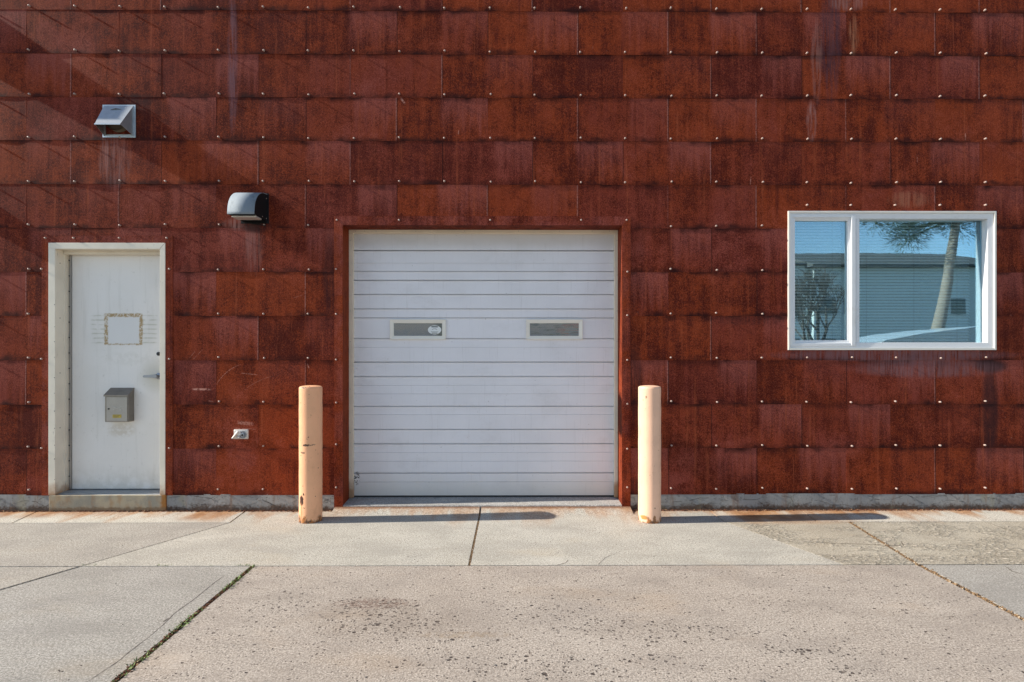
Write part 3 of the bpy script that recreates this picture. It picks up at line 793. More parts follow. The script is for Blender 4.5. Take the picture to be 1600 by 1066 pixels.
# threshold and concrete step
bm = bmesh.new(); prism(bm, [(.03, fzb-.002), (.03, dz0-.014), (.08, dz0-.008), (.20, dz0-.006), (.20, fzb-.03)], fi0-.0+.001, fi1+.029); box(bm, fi0+.001, fi1-.001, .004, .03, fzb-.01, dz0-.018, .002)
obj('threshold', bm, M['thresh'], ed)
stm = Mat('step_face'); m = stm
c = m.mix(m.sm(m.noise(7, 5), .35, .65), (.36, .31, .22), (.25, .235, .19))
X0, X1 = DX0, DX1
c = m.mix(m.sm(m.noise(1, 4, vec=m.sc(14, 14, 5)), .50, .66, 0, .45), c, (.30, .15, .05))
c = m.mix(m.sm(m.x + (m.noise(30,3)-.5)*.03, X1-.055, X1-.02), c, (.27, .12, .03)); c = m.mix(m.sm(m.z + (m.noise(25,4)-.5)*.05, .02, .045, .8, 0), c, (.17, .11, .06))
m.bump(m.noise(50, 4), .002, .8)
M['stepf'] = m.fin(c, .85, 0, .3)
bm = bmesh.new(); box(bm, DX0+.006, DX1+.008, -.016, .22, -.02, fzb-.003, .005, 2); obj('step', bm, M['stepf'], bld)
bm = bmesh.new(); box(bm, DX0-.05, DX1+.05, .19, .30, .0, DZ1+.1); obj('door_backing', bm, M['room'], ed)

# ------------------------------------------------------------------ window
bm = bmesh.new(); ring(bm, NX0, NX1, NZ0, NZ1, .016, -.016, .03); obj_ = bm
wn = obj('window', bm, M['cream'], bld); wn['label'] = 'white sliding window with closed blinds reflecting the street'
bm = bmesh.new(); ring(bm, NX0+.016, NX1-.016, NZ0+.016, NZ1-.016, .052, -.006, .10, .004)
# keep the main frame inner opening wider for the right light
wf = obj('frame', bm, M['vinyl'], wn); bv = wf.modifiers.new('b', 'BEVEL'); bv.width = .003; bv.segments = 2; bv.limit_method = 'ANGLE'
sx0, sx1 = WX(1233.5, -.004), WX(1336.5, -.004); sz0, sz1 = W(1285, 541, -.004)[1], W(1285, 335.5, -.004)[1]
bm = bmesh.new(); ring(bm, sx0, sx1, sz0, sz1, .026, -.010, .06, .0); ring(bm, sx0+.022, sx1-.030, sz0+.022, sz1-.020, .032, .004, .05, .006)
box(bm, sx1-.040, sx1-.002, -.013, .03, sz0+.004, sz1-.004, .003)
sa = obj('sash', bm, M['vinyl'], wn); bv = sa.modifiers.new('b', 'BEVEL'); bv.width = .002; bv.segments = 2; bv.limit_method = 'ANGLE'
rx0, rx1 = WX(1337.5, .0), NX1-.066
bm = bmesh.new(); box(bm, rx0, rx0+.034, .001, .07, NZ0+.06, NZ1-.06, .003)
obj('meeting_rail', bm, M['vinyl'], wn)
bm = bmesh.new(); box(bm, sx0+.045, sx1-.055, .030, .034, sz0+.045, sz1-.045); o = obj('pane', bm, M['glass'], wn)
bm = bmesh.new(); box(bm, rx0+.02, rx1+.01, .060, .064, NZ0+.055, NZ1-.055); o = obj('pane', bm, M['glass'], wn)
def slats(x0, x1, z0, z1, y):
    bm = bmesh.new(); z = z1-.03
    box(bm, x0, x1, y-.012, y+.012, z1-.025, z1, .002)
    while z > z0+.03:
        prev = None
        sag = random.uniform(-.0015, .0015)
        for k in range(5):
            t = k/4-.5
            yy = y + t*.019; zz = z + t*.0205 + .002*(1-4*t*t)
            cur = (bm.verts.new((x0, yy, zz)), bm.verts.new((x1, yy, zz+sag)))
            if prev: bm.faces.new((prev[0], prev[1], cur[1], cur[0]))
            prev = cur
        z -= .0275
    box(bm, x0, x1, y-.01, y+.01, z0+.004, z0+.02, .002)
    return bm
o = obj('blind', slats(sx0+.03, sx1-.06, NZ0+.045, NZ1-.04, .115), M['slat'], wn, smooth=True)
o = obj('blind', slats(rx0+.01, rx1-.075, NZ0+.045, NZ1-.04, .115), M['slat'], wn, smooth=True)
bm = bmesh.new()
for x in (sx0+.12, sx1-.15, rx0+.16, (rx0+rx1)/2, rx1-.2): cyl(bm, (x, .098, NZ0+.05), (x, .098, NZ1-.05), .0012, seg=6)
obj('blind_cord', bm, M['room'], wn)
bm = bmesh.new(); a, b, c0, c1 = NX0+.01, NX1-.01, NZ0+.01, NZ1-.01
quad(bm, (a, .9, c0), (b, .9, c0), (b, .9, c1), (a, .9, c1)); quad(bm, (a, .08, c0), (a, .9, c0), (a, .9, c1), (a, .08, c1)); quad(bm, (b, .08, c0), (b, .9, c0), (b, .9, c1), (b, .08, c1))
quad(bm, (a, .08, c0), (b, .08, c0), (b, .9, c0), (a, .9, c0)); quad(bm, (a, .08, c1), (b, .08, c1), (b, .9, c1), (a, .9, c1))
o = obj('reveal', bm, plain('reveal_paint', (.20, .24, .20), .8), wn)

# ------------------------------------------------------------------ vent hoods
def hood_box(loc, s, label, parts=True):
    t = thing('vent_hood', label, 'vent hood', loc, 'sloped sheet-metal vent hoods on the wall')
    t.scale = (s, s, s)
    bm = bmesh.new(); ring(bm, -.150, .150, -.148, .150, .028, -.008, -.0005); 
    bmesh.ops.bevel(bm, geom=bm.edges[:], offset=.001, segments=1, affect='EDGES'); obj('flange', bm, M['galv'], t)
    bm = bmesh.new()
    a = .133; f = .112; zt_, zl, zb = .140, -.085, -.135; p = .150
    A, B = (-a, -.008, zt_), (a, -.008, zt_); L, R = (-f, -p, zl), (f, -p, zl); E, F_ = (-a, -.008, zb), (a, -.008, zb)
    vs = [bm.verts.new(q) for q in (A, B, R, L, E, F_)]
    bm.faces.new((vs[0], vs[1], vs[2], vs[3])); bm.faces.new((vs[0], vs[3], vs[4])); bm.faces.new((vs[1], vs[5], vs[2]))
    o = obj('hood', bm, M['galv'], t); md = o.modifiers.new('s', 'SOLIDIFY'); md.thickness = .0022; md.offset = 0
    bm = bmesh.new(); prism(bm, [(-p-.0035, zl+.004), (-p-.0035, zl-.006), (-p+.002, zl-.006), (-p+.002, zl+.004)], -f-.002, f+.002); obj('lip', bm, M['galv'], t)
    bm = bmesh.new(); cyl(bm, (0, -.045, 0), (0, .0, 0), .10, seg=32, caps=False); disc(bm, 0, 0, .099, .099, -.02); obj('duct', bm, M['duct'], t, smooth=True)
    return t
x, z = W(187.5, 190.5)
hood_box((x, -.006, z), .99, 'small galvanised box vent hood, the upper and farther left of the two')
# two more of the same kind along the wall beyond the left edge; their long shadows cross the upper left of the cladding
x, z = W(-150, -22); hood_box((x-.1, -.006, z-.02), 1.45, 'large galvanised box vent hood high on the wall beyond the left edge')
x, z = W(-84, 298); hood_box((x, -.006, z), .70, 'smallest galvanised box vent hood on the wall beyond the left edge')

x0, x1 = WX(380), WX(418); xc = (x0+x1)/2; zt_, zb_ = WZ(305.5), WZ(347); hw = (x1-x0)/2; hh = zt_-zb_
t = thing('vent_hood', 'rounded grey metal vent cover with black sides, below and right of the box hood', 'vent hood', (xc, -.006, zb_))
p = .262
N = 18
arc = [(-p*math.sin(math.pi/2*i/N)**.85, hh*math.cos(math.pi/2*i/N)**.9) for i in range(N+1)]
bm = bmesh.new()
A = [bm.verts.new((-hw-.006, q[0], q[1])) for q in arc]; B = [bm.verts.new((hw+.006, q[0], q[1])) for q in arc]
for i in range(N): bm.faces.new((A[i], A[i+1], B[i+1], B[i]))
o = obj('cover', bm, M['alu'], t, smooth=True); md = o.modifiers.new('s', 'SOLIDIFY'); md.thickness = .003; md.offset = 0
for s_ in (-1, 1):
    bm = bmesh.new(); prism(bm, [(q[0]*.985+.002, q[1]*.985) for q in arc]+[(0, 0)], s_*hw-.0015, s_*hw+.0015); sp_ = obj('side_panel', bm, M['black'], t)
    for (yy, zz) in ((-.022, hh*.84), (-.10, .022), (-.022, .022)):
        bm = bmesh.new(); cyl(bm, (s_*(hw+.0015), yy, zz), (s_*(hw+.005), yy, zz), .0045, .003, seg=10); obj('rivet', bm, M['screw'], sp_)
bm = bmesh.new(); box(bm, -hw+.004, hw-.004, -p*.80, -.10, -.012, .002, .002); obj('bottom_plate', bm, M['fitting'], t)
bm = bmesh.new(); box(bm, -hw-.016, hw+.016, -.006, 0, -.02, hh+.012, .001)
cyl(bm, (-.09, -.03, -.012), (.10, -.012, -.040), .004, seg=8); obj('back_plate', bm, M['black'], t)

# ------------------------------------------------------------------ mailbox on the door
ym = yl; pm = .082
mx0, mx1 = W(173.5, 607, ym)[0], W(210, 607, ym)[0]; mz1 = W(190, 607, ym)[1]; mzf = W(182, 618, ym-pm)[1]; mz0 = W(182, 659.5, ym-pm)[1]
t = thing('mailbox', 'small weathered steel mailbox with yellow label on the off-white entry door', 'mailbox', (0, 0, 0))
bm = bmesh.new(); prism(bm, [(ym-.001, mz0), (ym-.001, mz1), (ym-pm+.004, mzf), (ym-pm+.004, mz0)], mx0+.002, mx1-.002); obj('body', bm, M['steel'], t)
bm = bmesh.new(); prism(bm, [(ym-.001, mz1+.001), (ym-.001, mz1+.006), (ym-pm-.008, mzf+.004), (ym-pm-.008, mzf-.010), (ym-pm-.004, mzf-.010), (ym-pm-.004, mzf)], mx0-.003, mx1+.003); obj('lid', bm, M['steel'], t)
bm = bmesh.new(); box(bm, mx0+.018, mx1-.010, ym-pm-.001, ym-pm+.004, mz0+.008, mzf-.014, .0015); dr = obj('front_flap', bm, plain('flap_steel', (.36, .34, .32), .4, .7, var=.3, scale=14), t)
lx, lz = W(183, 650.5, ym-pm)
bm = bmesh.new(); box(bm, lx-.040, lx+.040, ym-pm-.0035, ym-pm-.001, lz-.015, lz+.015, .001); obj('label_plate', bm, M['yellow'], t)
bm = bmesh.new()
for i in range(3): box(bm, lx-.031, lx+.031-.012*i, ym-pm-.0042, ym-pm-.0036, lz+.006-i*.008, lz+.0085-i*.008)
obj('label_print', bm, M['duct'], t)
ex, ez = W(183.5, 638.5, ym-pm)
bm = bmesh.new()
# embossed open-envelope mark: chevron above two curling strokes
for pts in ([(-.045, .018), (0, -.004), (.045, .018), (.030, .019), (0, .005), (-.030, .019)], [(-.040, -.006), (-.012, -.001), (-.040, -.020)], [(.040, -.006), (.012, -.001), (.040, -.020)]):
    prism(bm, [(ex+q[0], ez+q[1]) for q in pts], ym-pm-.003, ym-pm-.001, 'y')
obj('emblem', bm, M['embl'], t)
kx, kz = W(170, 639, ym-pm); bm = bmesh.new(); lathe(bm, [(.007, ym-pm), (.007, ym-pm-.006), (.004, ym-pm-.007)], 'Y', 14, (kx, 0, kz)); obj('lock', bm, M['blackpt'], t)

# ------------------------------------------------------------------ small fitting low on the wall
x0, z1 = W(365.2, 671.3, -.02); x1, z0 = W(388, 686.3, -.02)
t = thing('wall_fitting', 'small pale metal wall fitting with round socket and side lever, low between door and garage', 'wall fitting')
bm = bmesh.new(); box(bm, x0, x1, -.024, -.002, z0, z1, .008, 3); obj('face_plate', bm, M['fitting'], t, smooth=True)
cx, cz = W(380, 679.3, -.02)
bm = bmesh.new(); lathe(bm, [(.034, -.024), (.034, -.027), (.028, -.027), (.026, -.0245)], 'Y', 28, (cx, 0, cz)); lathe(bm, [(.0185, -.024), (.0185, -.036), (.012, -.037)], 'Y', 24, (cx, 0, cz))
so_ = obj('socket', bm, M['steel2'], t, smooth=True)
bm = bmesh.new(); disc(bm, cx, cz-.003, .0095, .0095, -.0378, 18); obj('keyhole', bm, M['blackpt'], so_)
bm = bmesh.new(); a = W(372.5, 674.5, -.03); b = W(364, 685, -.03)
cyl(bm, (a[0], -.032, a[1]), (b[0], -.038, b[1]), .0115, .009, seg=12); cyl(bm, (a[0]+.006, -.024, a[1]-.018), (a[0]+.006, -.036, a[1]-.018), .022, .018, seg=16)
cyl(bm, (a[0]-.006, -.028, a[1]-.048), (a[0]+.012, -.030, a[1]-.054), .010, seg=12)
obj('lever', bm, M['fitting'], t, smooth=True)
bm = bmesh.new(); cyl(bm, (b[0]-.001, -.0385, b[1]-.002), (b[0]-.004, -.040, b[1]-.006), .0085, seg=12); obj('lever_tip', bm, M['blackpt'], t)

# ------------------------------------------------------------------ bollards
def bollard(px, mat, label):
    X, Y = G(px, 813.2); r = .0945; h = 1.14
    t = thing('bollard', label, 'bollard', (X, Y, 0), 'painted pipe bollards beside the garage door')
    bm = bmesh.new()
    prof = [(r+.001, -.015), (r, .01)] + [(r+.0008*math.sin(i*2.1), .02+i*(h-.035)/12) for i in range(13)] + [(r, h-.010), (r-.0035, h-.003)]
    lathe(bm, prof, 'Z', 64); obj('post', bm, mat, t, smooth=True)
    bm = bmesh.new(); lathe(bm, [(r-.004, h-.006), (r-.006, h+.001), (r*.8, h+.005), (r*.5, h+.009), (r*.2, h+.010)], 'Z', 48); obj('cap', bm, mat, t, smooth=True)
    return t
bollard(485.5, M['bol1'], 'peach pipe bollard with black scuffs and rust spots, left of the garage door')
bollard(1015.0, M['bol2'], 'cleaner pale peach pipe bollard right of the garage door')

# ------------------------------------------------------------------ ground
ES = bmesh.new(); quad(ES, (-400, -400, -.022), (400, -400, -.022), (400, 400, -.022), (-400, 400, -.022))
tag(obj('ground', ES, M['earth']), None, kind='structure')
bm = bmesh.new(); quad(bm, (-300, -300, -.014), (300, -300, -.014), (300, -12.6, -.014), (-300, -12.6, -.014)); tag(obj('road', bm, M['asphalt']), None, kind='structure')

def slab(name, pts, gaps, mat, jit=.0016, z=0.0, dz=0.0):
    """pts: convex polygon (x, y); gaps: half joint width of each edge i -> i+1"""
    n = len(pts); P = [Vector((p[0], p[1])) for p in pts]
    area = sum(P[i].x*P[(i+1) % n].y - P[(i+1) % n].x*P[i].y for i in range(n))
    if area < 0: P.reverse(); gaps = list(reversed(gaps[:-1]))+[gaps[-1]]
    lines_ = []
    for i in range(n):
        a, b = P[i], P[(i+1) % n]; d = (b-a).normalized(); nn = Vector((-d.y, d.x)); lines_.append((a+nn*gaps[i], d))
    Q = []
    for i in range(n):
        (a, d), (b, e) = lines_[i-1], lines_[i]
        den = d.x*e.y-d.y*e.x; t = ((b.x-a.x)*e.y-(b.y-a.y)*e.x)/den; Q.append(a+d*t)
    R = []
    for i in range(n):
        a, b = Q[i], Q[(i+1) % n]; L = (b-a).length; d = (b-a)/L; nn = Vector((-d.y, d.x))
        k = max(1, int(min(L, 12)/.022))
        for j in range(k):
            p = a+d*(L*j/k)
            q = mnoise.noise((p.x*28, p.y*28, 2))*jit + mnoise.noise((p.x*90, p.y*90, 5))*jit*.7 if L < 30 else 0
            R.append(p+nn*(q if j else 0))
    bm = bmesh.new()
    e_ = .0022
    top = [bm.verts.new((p.x, p.y, z)) for p in R]
    bot = [bm.verts.new((p.x, p.y, z-.03)) for p in R]
    bm.faces.new(top)
    for i in range(len(R)):
        j = (i+1) % len(R); bm.faces.new((top[i], bot[i], bot[j], top[j]))
    bmesh.ops.triangulate(bm, faces=[f for f in bm.faces if len(f.verts) > 4])
    o = obj(name, bm, mat); tag(o, None, kind='structure'); return o
j = .0052
yA = G(400, 816.8)[1]; yB = G(700, 884)[1]; yF = -12.5; yW = -.004
def gx(px, py): return G(px, py)[0]
dia0 = Vector(G(362, 816)); dia1 = Vector(G(0, 922)); dd = dia1-dia0
def dia(y): return dia0.x + dd.x*(y-dia0.y)/dd.y
xw = gx(395, 885); xr = gx(1438, 884); xr0 = gx(1328, 816); xm = gx(740, 850)
a1 = (gx(67, 796), gx(20, 817)); a3 = (gx(1105, 796), gx(1130, 813)); a4 = (gx(1250, 796), gx(1272, 813)); a5 = (gx(1495, 797), gx(1530, 813))
xmr = gx(752, 792); xml = gx(733, 884)
S_ = lambda name, pts, gaps, mat, **k: slab(name, pts, gaps, M[mat], **k)
S_('apron', [(-9, yA), (a1[1], yA), (a1[0], yW), (-9, yW)], [j*.6, j*1.4, 0, 0], 'apron')
S_('apron', [(a1[1], yA), (dia(yA), yA), (gx(386, 797), yW), (a1[0], yW)], [j*.6, j*1.4, 0, j*1.4], 'apron')
S_('driveway', [(dia(yA), yA), (dia(yB), yB), (xml, yB), (xmr, yW), (gx(386, 797), yW)], [j*.9, j*.8, .0085, 0, j*1.4], 'slab_mid')
S_('driveway', [(xml, yB), (gx(1322, 884), yB), (a3[1], yA), (a3[0], yW), (xmr, yW)], [j*.8, j*.5, j, 0, .0085], 'slab_mid')
S_('apron', [(a3[1], yA), (a4[1], yA), (a4[0], yW), (a3[0], yW)], [j*.4, j*.8, 0, j], 'apron')
S_('apron', [(a4[1], yA), (a5[1], yA), (a5[0], yW), (a4[0], yW)], [j*.4, j*.5, 0, j*.8], 'apron')
S_('apron', [(a5[1], yA), (9, yA), (9, yW), (a5[0], yW)], [j*.4, 0, 0, j*.5], 'apron')
S_('driveway', [(gx(1322, 884), yB), (xr, yB), (xr0, yA), (a3[1], yA)], [j*.8, .014, j*.4, j*.5], 'slab_spall')
S_('sidewalk', [(xr, yB), (9, yB), (9, yA), (xr0, yA)], [j, 0, j*.4, .014], 'slab_spall')
S_('sidewalk', [(dia(yB), yB), (dia(yA), yA), (-9, yA), (-9, yB)], [j*1.3, j*.6, 0, j], 'slab_left')
yq = -3.2
S_('sidewalk', [(dia(yB), yB), (-9, yB), (-9, yq), (dia(yq), yq)], [j, 0, j, j*2.6], 'slab_left')
S_('sidewalk', [(dia(yB), yB), (dia(yq), yq), (xw, yq), (xw, yB)], [j*2.2, j, .016, j*.8], 'slab_grey')
S_('sidewalk', [(-9, yq), (-9, yF), (xw, yF), (xw, yq)], [0, 0, .016, j], 'slab_grey')
S_('driveway', [(xw, yB), (xw, yF), (xr, yF), (xr, yB)], [.016, 0, .018, j*.8], 'slab_pit')
S_('sidewalk', [(xr, yB), (xr, yF), (9, yF), (9, yB)], [.018, 0, 0, j], 'slab_grey')

for wa, wb in ((GX0-.07, xmr-.009), (xmr+.007, GX1+.075)):
    bm = bmesh.new(); n_ = 50; prev = None
    for i in range(n_+1):
        x = wa+(wb-wa)*i/n_; q_ = mnoise.noise((x*7, 1, 0))*.02
        cur = [bm.verts.new(p) for p in ((x, -.17+q_, -.004), (x, -.10+q_*.5, .012), (x, -.012, .033), (x, .004, .034), (x, .004, -.02))]
        if prev:
            for k in range(4): bm.faces.new((prev[k], cur[k], cur[k+1], prev[k+1]))
        else: bm.faces.new(cur)
        prev = cur
    bm.faces.new(prev[::-1])
    tag(obj('apron', bm, M['slab_mid'], smooth=True), None, kind='structure')
# hairline cracks, as narrow dirt-filled slivers just above the slab
def crack(pts, wd, mat, n=40, z=.0012, wob=.012, seed=0, parent=None):
    bm = bmesh.new(); P = [Vector(G(*p)) for p in pts]; path = []
    for a, b in zip(P, P[1:]):
        for i in range(n): path.append(a+(b-a)*i/n)
    path.append(P[-1]); prev = None
    for i, p in enumerate(path):
        a = path[max(0, i-1)]; b = path[min(len(path)-1, i+1)]; d = (b-a).normalized(); nn = Vector((-d.y, d.x))
        o_ = mnoise.noise((p.x*6+seed, p.y*6, 1))*wob + mnoise.noise((p.x*40+seed, p.y*40, 1))*wob*.25
        w_ = wd*(.35+.9*abs(mnoise.noise((p.x*22+seed, p.y*22, 8))))*min(1, (i+.3)/4, (len(path)-i)/5)
        q = p+nn*o_; cur = (bm.verts.new((q.x-nn.x*w_, q.y-nn.y*w_, z)), bm.verts.new((q.x+nn.x*w_, q.y+nn.y*w_, z)))
        if prev: bm.faces.new((prev[0], prev[1], cur[1], cur[0]))
        prev = cur
    o = obj('crack', bm, mat); tag(o, None, kind='structure'); return o
M['crackd'] = plain('crack_dirt', (.13, .105, .085), .9, var=.4, scale=30)
crack([(352, 898), (270, 962), (230, 998), (138, 1066)], .0030, M['crackd'], seed=1)
crack([(270, 962), (255, 972), (262, 966)], .002, M['crackd'], 10, seed=2)
crack([(1505, 802), (1600, 838)], .003, M['crackd'], seed=3)
crack([(935, 884), (945, 872), (972, 860)], .0025, M['crackd'], 12, seed=4)
crack([(1568, 884), (1582, 893), (1600, 898)], .007, M['crackd'], 12, seed=5)
crack([(288, 817), (322, 798)], .0025, plain('rusty_crack', (.30, .15, .06), .9, var=.3), 12, wob=.008, seed=6)
crack([(868, 884), (884, 879), (887, 875)], .004, M['earth'], 10, wob=.01, seed=8)
crack([(1060+370/2.761, 680+455/2.761), (1412, 853), (1408, 846)], .004, M['earth'], 8, wob=.004, seed=9)

# loose grit and litter, weeds
def chips(name, where, n, smin, smax, mat, label, cat, flat=.45, zb=0.0):
    bm = bmesh.new()
    for _ in range(n):
        x, y, z0 = where(); s = random.uniform(smin, smax); a = random.uniform(0, 6.28)
        k = random.choice((4, 5, 5, 6)); top = []; bot = []
        for i in range(k):
            t = a+6.283*i/k; r = s*random.uniform(.6, 1.1)*(1 if i % 2 else random.uniform(.5, 1))
            bot.append(bm.verts.new((x+r*math.cos(t), y+r*math.sin(t), z0))); top.append(bm.verts.new((x+r*.7*math.cos(t), y+r*.7*math.sin(t), z0+s*flat*random.uniform(.6, 1.3))))
        bm.faces.new(top)
        for i in range(k):
            q = (i+1) % k; bm.faces.new((bot[i], bot[q], top[q], top[i]))
    o = obj(name, bm, mat); tag(o, label, cat, kind='stuff'); return o
litter = Mat('leaf_litter'); m = litter
c = m.mix(m.sm(m.noise(60, 2), .35, .65), (.15, .055, .028), (.045, .026, .018)); c = m.mix(m.sm(m.noise(45, 2, vec=m.sc(1,1,1,4,4,4)), .6, .68), c, (.40, .27, .15))
M['litter'] = m.fin(c, .9, 0, .2)
gritm = Mat('joint_grit'); m = gritm
c = m.mix(m.sm(m.noise(70, 2), .4, .62), (.30, .19, .10), (.07, .045, .03)); c = m.mix(m.sm(m.noise(55, 2, vec=m.sc(1,1,1,4,4,4)), .6, .66), c, (.5, .42, .32))
M['grit'] = m.fin(c, .9, 0, .2)
def w_found():
    while True:
        x = random.uniform(-5.2, 5.2)
        if GX0 < x < GX1: continue
        if mnoise.noise((x*1.7, 4, 0)) + random.uniform(-.5, .5) < -.05: continue
        return x, -.012-abs(random.gauss(0, .012)), 0
chips('leaf_litter', w_found, 2600, .004, .013, M['litter'], 'reddish brown leaf crumbs gathered at the foot of the foundation', 'leaf litter', .6)
def w_joint():
    t = random.random()
    if random.random() < .42:
        a, b = Vector((xmr, yW-.02)), Vector((xml, yB))
        p = a+(b-a)*t; return p.x+random.gauss(0, .003), p.y, -.016+random.uniform(0, .009)
    a, b = (Vector((xr0, yA)), Vector((xr, yB))) if random.random() < .4 else (Vector((xr, yB)), Vector((xr, -3.0)))
    p = a+(b-a)*t; return p.x+random.gauss(0, .009), p.y, -.012+random.uniform(0, .010)
chips('joint_grit', w_joint, 5200, .003, .009, M['grit'], 'brown grit and crumbs filling the open slab joints', 'grit', .8)
def w_loose():
    while True:
        x, y = random.uniform(-4.5, 4.8), random.uniform(-3.0, -.1)
        if random.random() < .6+mnoise.noise((x*1.3, y*1.3, 3)): return x, y, 0
chips('loose_grit', w_loose, 700, .002, .0055, M['crackd'], 'scattered dark crumbs and bits of grit on the concrete', 'grit', .5)

wl = Mat('weed_leaf'); m = wl
c = m.mix(m.sm(m.noise(50, 2), .35, .65), (.08, .14, .035), (.20, .28, .08)); c = m.mix(m.sm(m.noise(33, 2, vec=m.sc(1,1,1,2,2,2)), .62, .7), c, (.30, .26, .12))
M['leaf'] = m.fin(c, .6, 0, .3)
bm = bmesh.new()
def weed(x, y, s, n):
    for _ in range(n):
        a = random.uniform(0, 6.28); t = random.uniform(.1, 1.1); L = s*random.uniform(.5, 1.2); wdt = L*random.uniform(.16, .42)
        ox, oy = random.gauss(0, s*.4), random.gauss(0, s*.55)
        d = Vector((math.cos(a)*math.cos(t), math.sin(a)*math.cos(t), math.sin(t))); sd_ = Vector((-math.sin(a), math.cos(a), random.uniform(-.3, .3)))
        b = Vector((x+ox, y+oy, -.010+random.uniform(0, .012)))
        bm.faces.new([bm.verts.new(q) for q in (b, b+d*L*.5+sd_*wdt*.5, b+d*L, b+d*L*.5-sd_*wdt*.5)])
y = yB-.01
while y > -3.3:
    dn = .52+1.4*mnoise.noise((y*4.1, 7, 0))
    if random.random() < dn: weed(xw+random.gauss(0, .006), y, random.uniform(.009, .024), 14)
    y -= .010
for px0, px1, py, n_ in ((126, 156, 883, 12), (243, 270, 884, 18), (322, 334, 884, 5), (367, 392, 883.5, 20)):
    for _ in range(n_):
        x, yy = G(random.uniform(px0, px1), py); weed(x, yy, .010, 5)
for px, py in ((250, 850), (254, 848), (262, 845), (1376, 838), (1405, 850), (1432, 882)):
    x, yy = G(px, py); weed(x, yy, .010, 6)
tag(obj('weeds', bm, M['leaf']), 'low green weeds growing in the open slab joint', 'weeds', kind='stuff')
def w_red():
    y = random.uniform(-3.2, yB); return xw+random.gauss(0, .007), y, -.008+random.uniform(0, .008)
chips('weed_litter', w_red, 1600, .003, .010, M['litter'], 'dry brown crumbs among the weeds in the joint', 'leaf litter', .5)

# ------------------------------------------------------------------ across the street: what the panes reflect
bm = bmesh.new()
M['stucco'] = plain('pale_stucco', (.84, .85, .80), .85, var=.2, scale=1)
M['roofm'] = plain('shingle_roof', (.14, .13, .12), .9, var=.4, scale=4)
M['dglass'] = plain('dark_glazing', (.03, .045, .06), .1, spec=.6)
ap = thing('apartment_building', 'pale green-grey apartment block with dark roof reflected in the window', 'building', (23, -38, 0))
bm = bmesh.new(); box(bm, 1.2, 16, -12, 0, 0, 8.2); box(bm, -14, 1.2, -13, -2, 0, 6.0); box(bm, -3.2, 1.0, -2, -.6, 0, 8.4)
obj('wall', bm, M['stucco'], ap)
bm = bmesh.new(); prism(bm, [(-12.5, 8.2), (.6, 8.2), (.6, 8.35), (-6, 10.4)], .8, 16.5); prism(bm, [(-13.5, 6.0), (-1.5, 6.0), (-1.5, 6.15), (-7, 7.6)], -14.4, 1.15); box(bm, -3.5, 1.1, -2, -.3, 8.401, 8.6)
obj('roof', bm, M['roofm'], ap)
for zz in (1.2, 4.4):
    for xx in (-12, -9, -6, -2.6, -1.0, 1.6, 3.4, 12):
        y0_ = -.6 if -3 < xx < 1 else (-2 if xx < 1 else 0)
        bm = bmesh.new(); box(bm, xx, xx+1.3, y0_, y0_+.08, zz, zz+1.4); wo = obj('window', bm, M['vinyl'], ap)
        bm = bmesh.new(); box(bm, xx+.08, xx+1.22, y0_+.081, y0_+.10, zz+.08, zz+1.32); obj('pane', bm, M['dglass'], wo)
# bare street tree
bark = plain('bark', (.13, .105, .085), .9, var=.4, scale=12)
tr = thing('bare_tree', 'leafless street tree reflected in the left window light', 'tree', (9.9, -12.4, 0))
bm = bmesh.new(); bm2 = bmesh.new()
def branch(b, p, d, L, r, lv):
    q = p+d*L; cyl(b, p, q, r, r*.68, seg=7 if lv < 2 else 4, caps=False)
    if lv >= 6: return
    for k in range(3 if lv else 4):
        ax = Vector((random.gauss(0, 1), random.gauss(0, 1), random.gauss(0, .6))).normalized()
        nd = (d + ax*.62 + Vector((0, 0, .08))).normalized()
        branch(bm2, q if k < 2 else p+d*L*random.uniform(.6, .95), nd, L*random.uniform(.62, .82), r*.62, lv+1)
branch(bm, Vector((0, 0, 0)), Vector((.03, 0, 1)).normalized(), 1.35, .10, 0)
obj('trunk', bm, bark, tr); obj('crown', bm2, bark, tr)
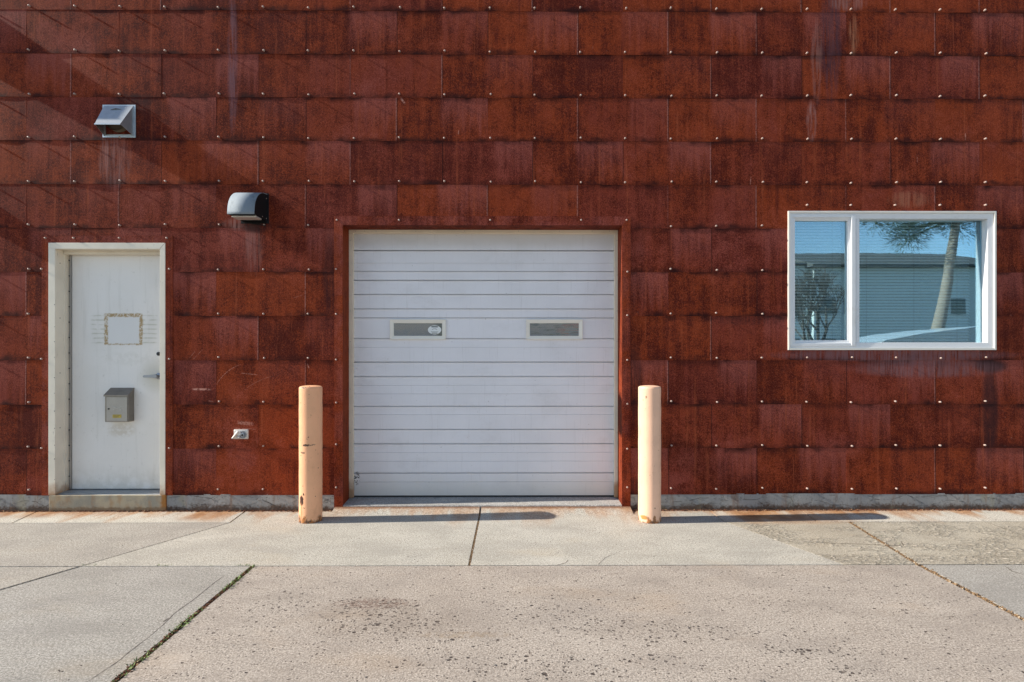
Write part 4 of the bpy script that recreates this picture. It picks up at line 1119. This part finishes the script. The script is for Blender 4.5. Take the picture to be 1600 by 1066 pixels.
# white van parked across, seen only as a pale shape low in the right pane
vn = thing('parked_van', 'white van reflected low in the right window light', 'van', (10.7, -7.6, 0))
body = [(-3.2, .35), (-3.3, 1.2), (-3.1, 1.52), (-2.5, 1.70), (-1.6, 1.86), (-.6, 1.98), (.6, 2.07), (2.6, 2.14), (2.75, 1.9), (2.8, .4)]
bm = bmesh.new(); prism(bm, body, -1.0, .9, 'y'); bmesh.ops.bevel(bm, geom=bm.edges[:], offset=.06, segments=2, affect='EDGES')
M['carw'] = plain('white_car_paint', (.86, .87, .87), .25, var=.05)
vb = obj('body', bm, M['carw'], vn, smooth=True)
bm = bmesh.new(); prism(bm, [(-2.6, 1.15), (-2.1, 1.50), (-1.2, 1.55), (-1.2, 1.10)], .895, .915, 'y'); obj('side_window', bm, M['dglass'], vb)
for xx in (-1.7, 1.9):
    for yy in (-.95, .75):
        bm = bmesh.new(); cyl(bm, (xx, yy, .34), (xx, yy+.22, .34), .34, seg=28); wh = obj('wheel', bm, M['rubber'], vn)
        bm = bmesh.new(); cyl(bm, (xx, yy+.221, .34), (xx, yy+.23, .34), .2, seg=20); obj('rim', bm, M['steel2'], wh)

# leaning pine whose tan trunk and dark boughs cross the right light's reflection
pt = thing('pine_tree', 'leaning tan-barked pine reflected at the right of the window', 'tree', (9.9, -9.4, 0))
bm = bmesh.new(); cyl(bm, (1.1, 0, 0), (1.75, 0, 3.0), .17, .13, seg=14); cyl(bm, (1.75, 0, 3.0), (2.1, .1, 5.9), .13, .07, seg=12)
obj('trunk', bm, plain('tan_bark', (.42, .32, .25), .9, var=.5, scale=10), pt, smooth=True)
bm = bmesh.new()
for q in range(34):
    c0 = Vector((random.uniform(.2, 2.9), random.uniform(-1.2, 1.2), random.uniform(4.5, 6.6)))
    cyl(bm, (2.0, 0, 5.0), c0, .03, .01, seg=4, caps=False)
    for k in range(420):
        d = Vector((random.gauss(0, 1), random.gauss(0, 1), random.gauss(0, .6))).normalized()
        p = c0 + d*random.uniform(.05, .5); e_ = d.orthogonal().normalized()*.007
        bm.faces.new([bm.verts.new(v) for v in (p-e_, p+e_, p+d*.13)])
obj('crown', bm, plain('pine_needles', (.05, .08, .045), .7, var=.5, scale=3), pt)
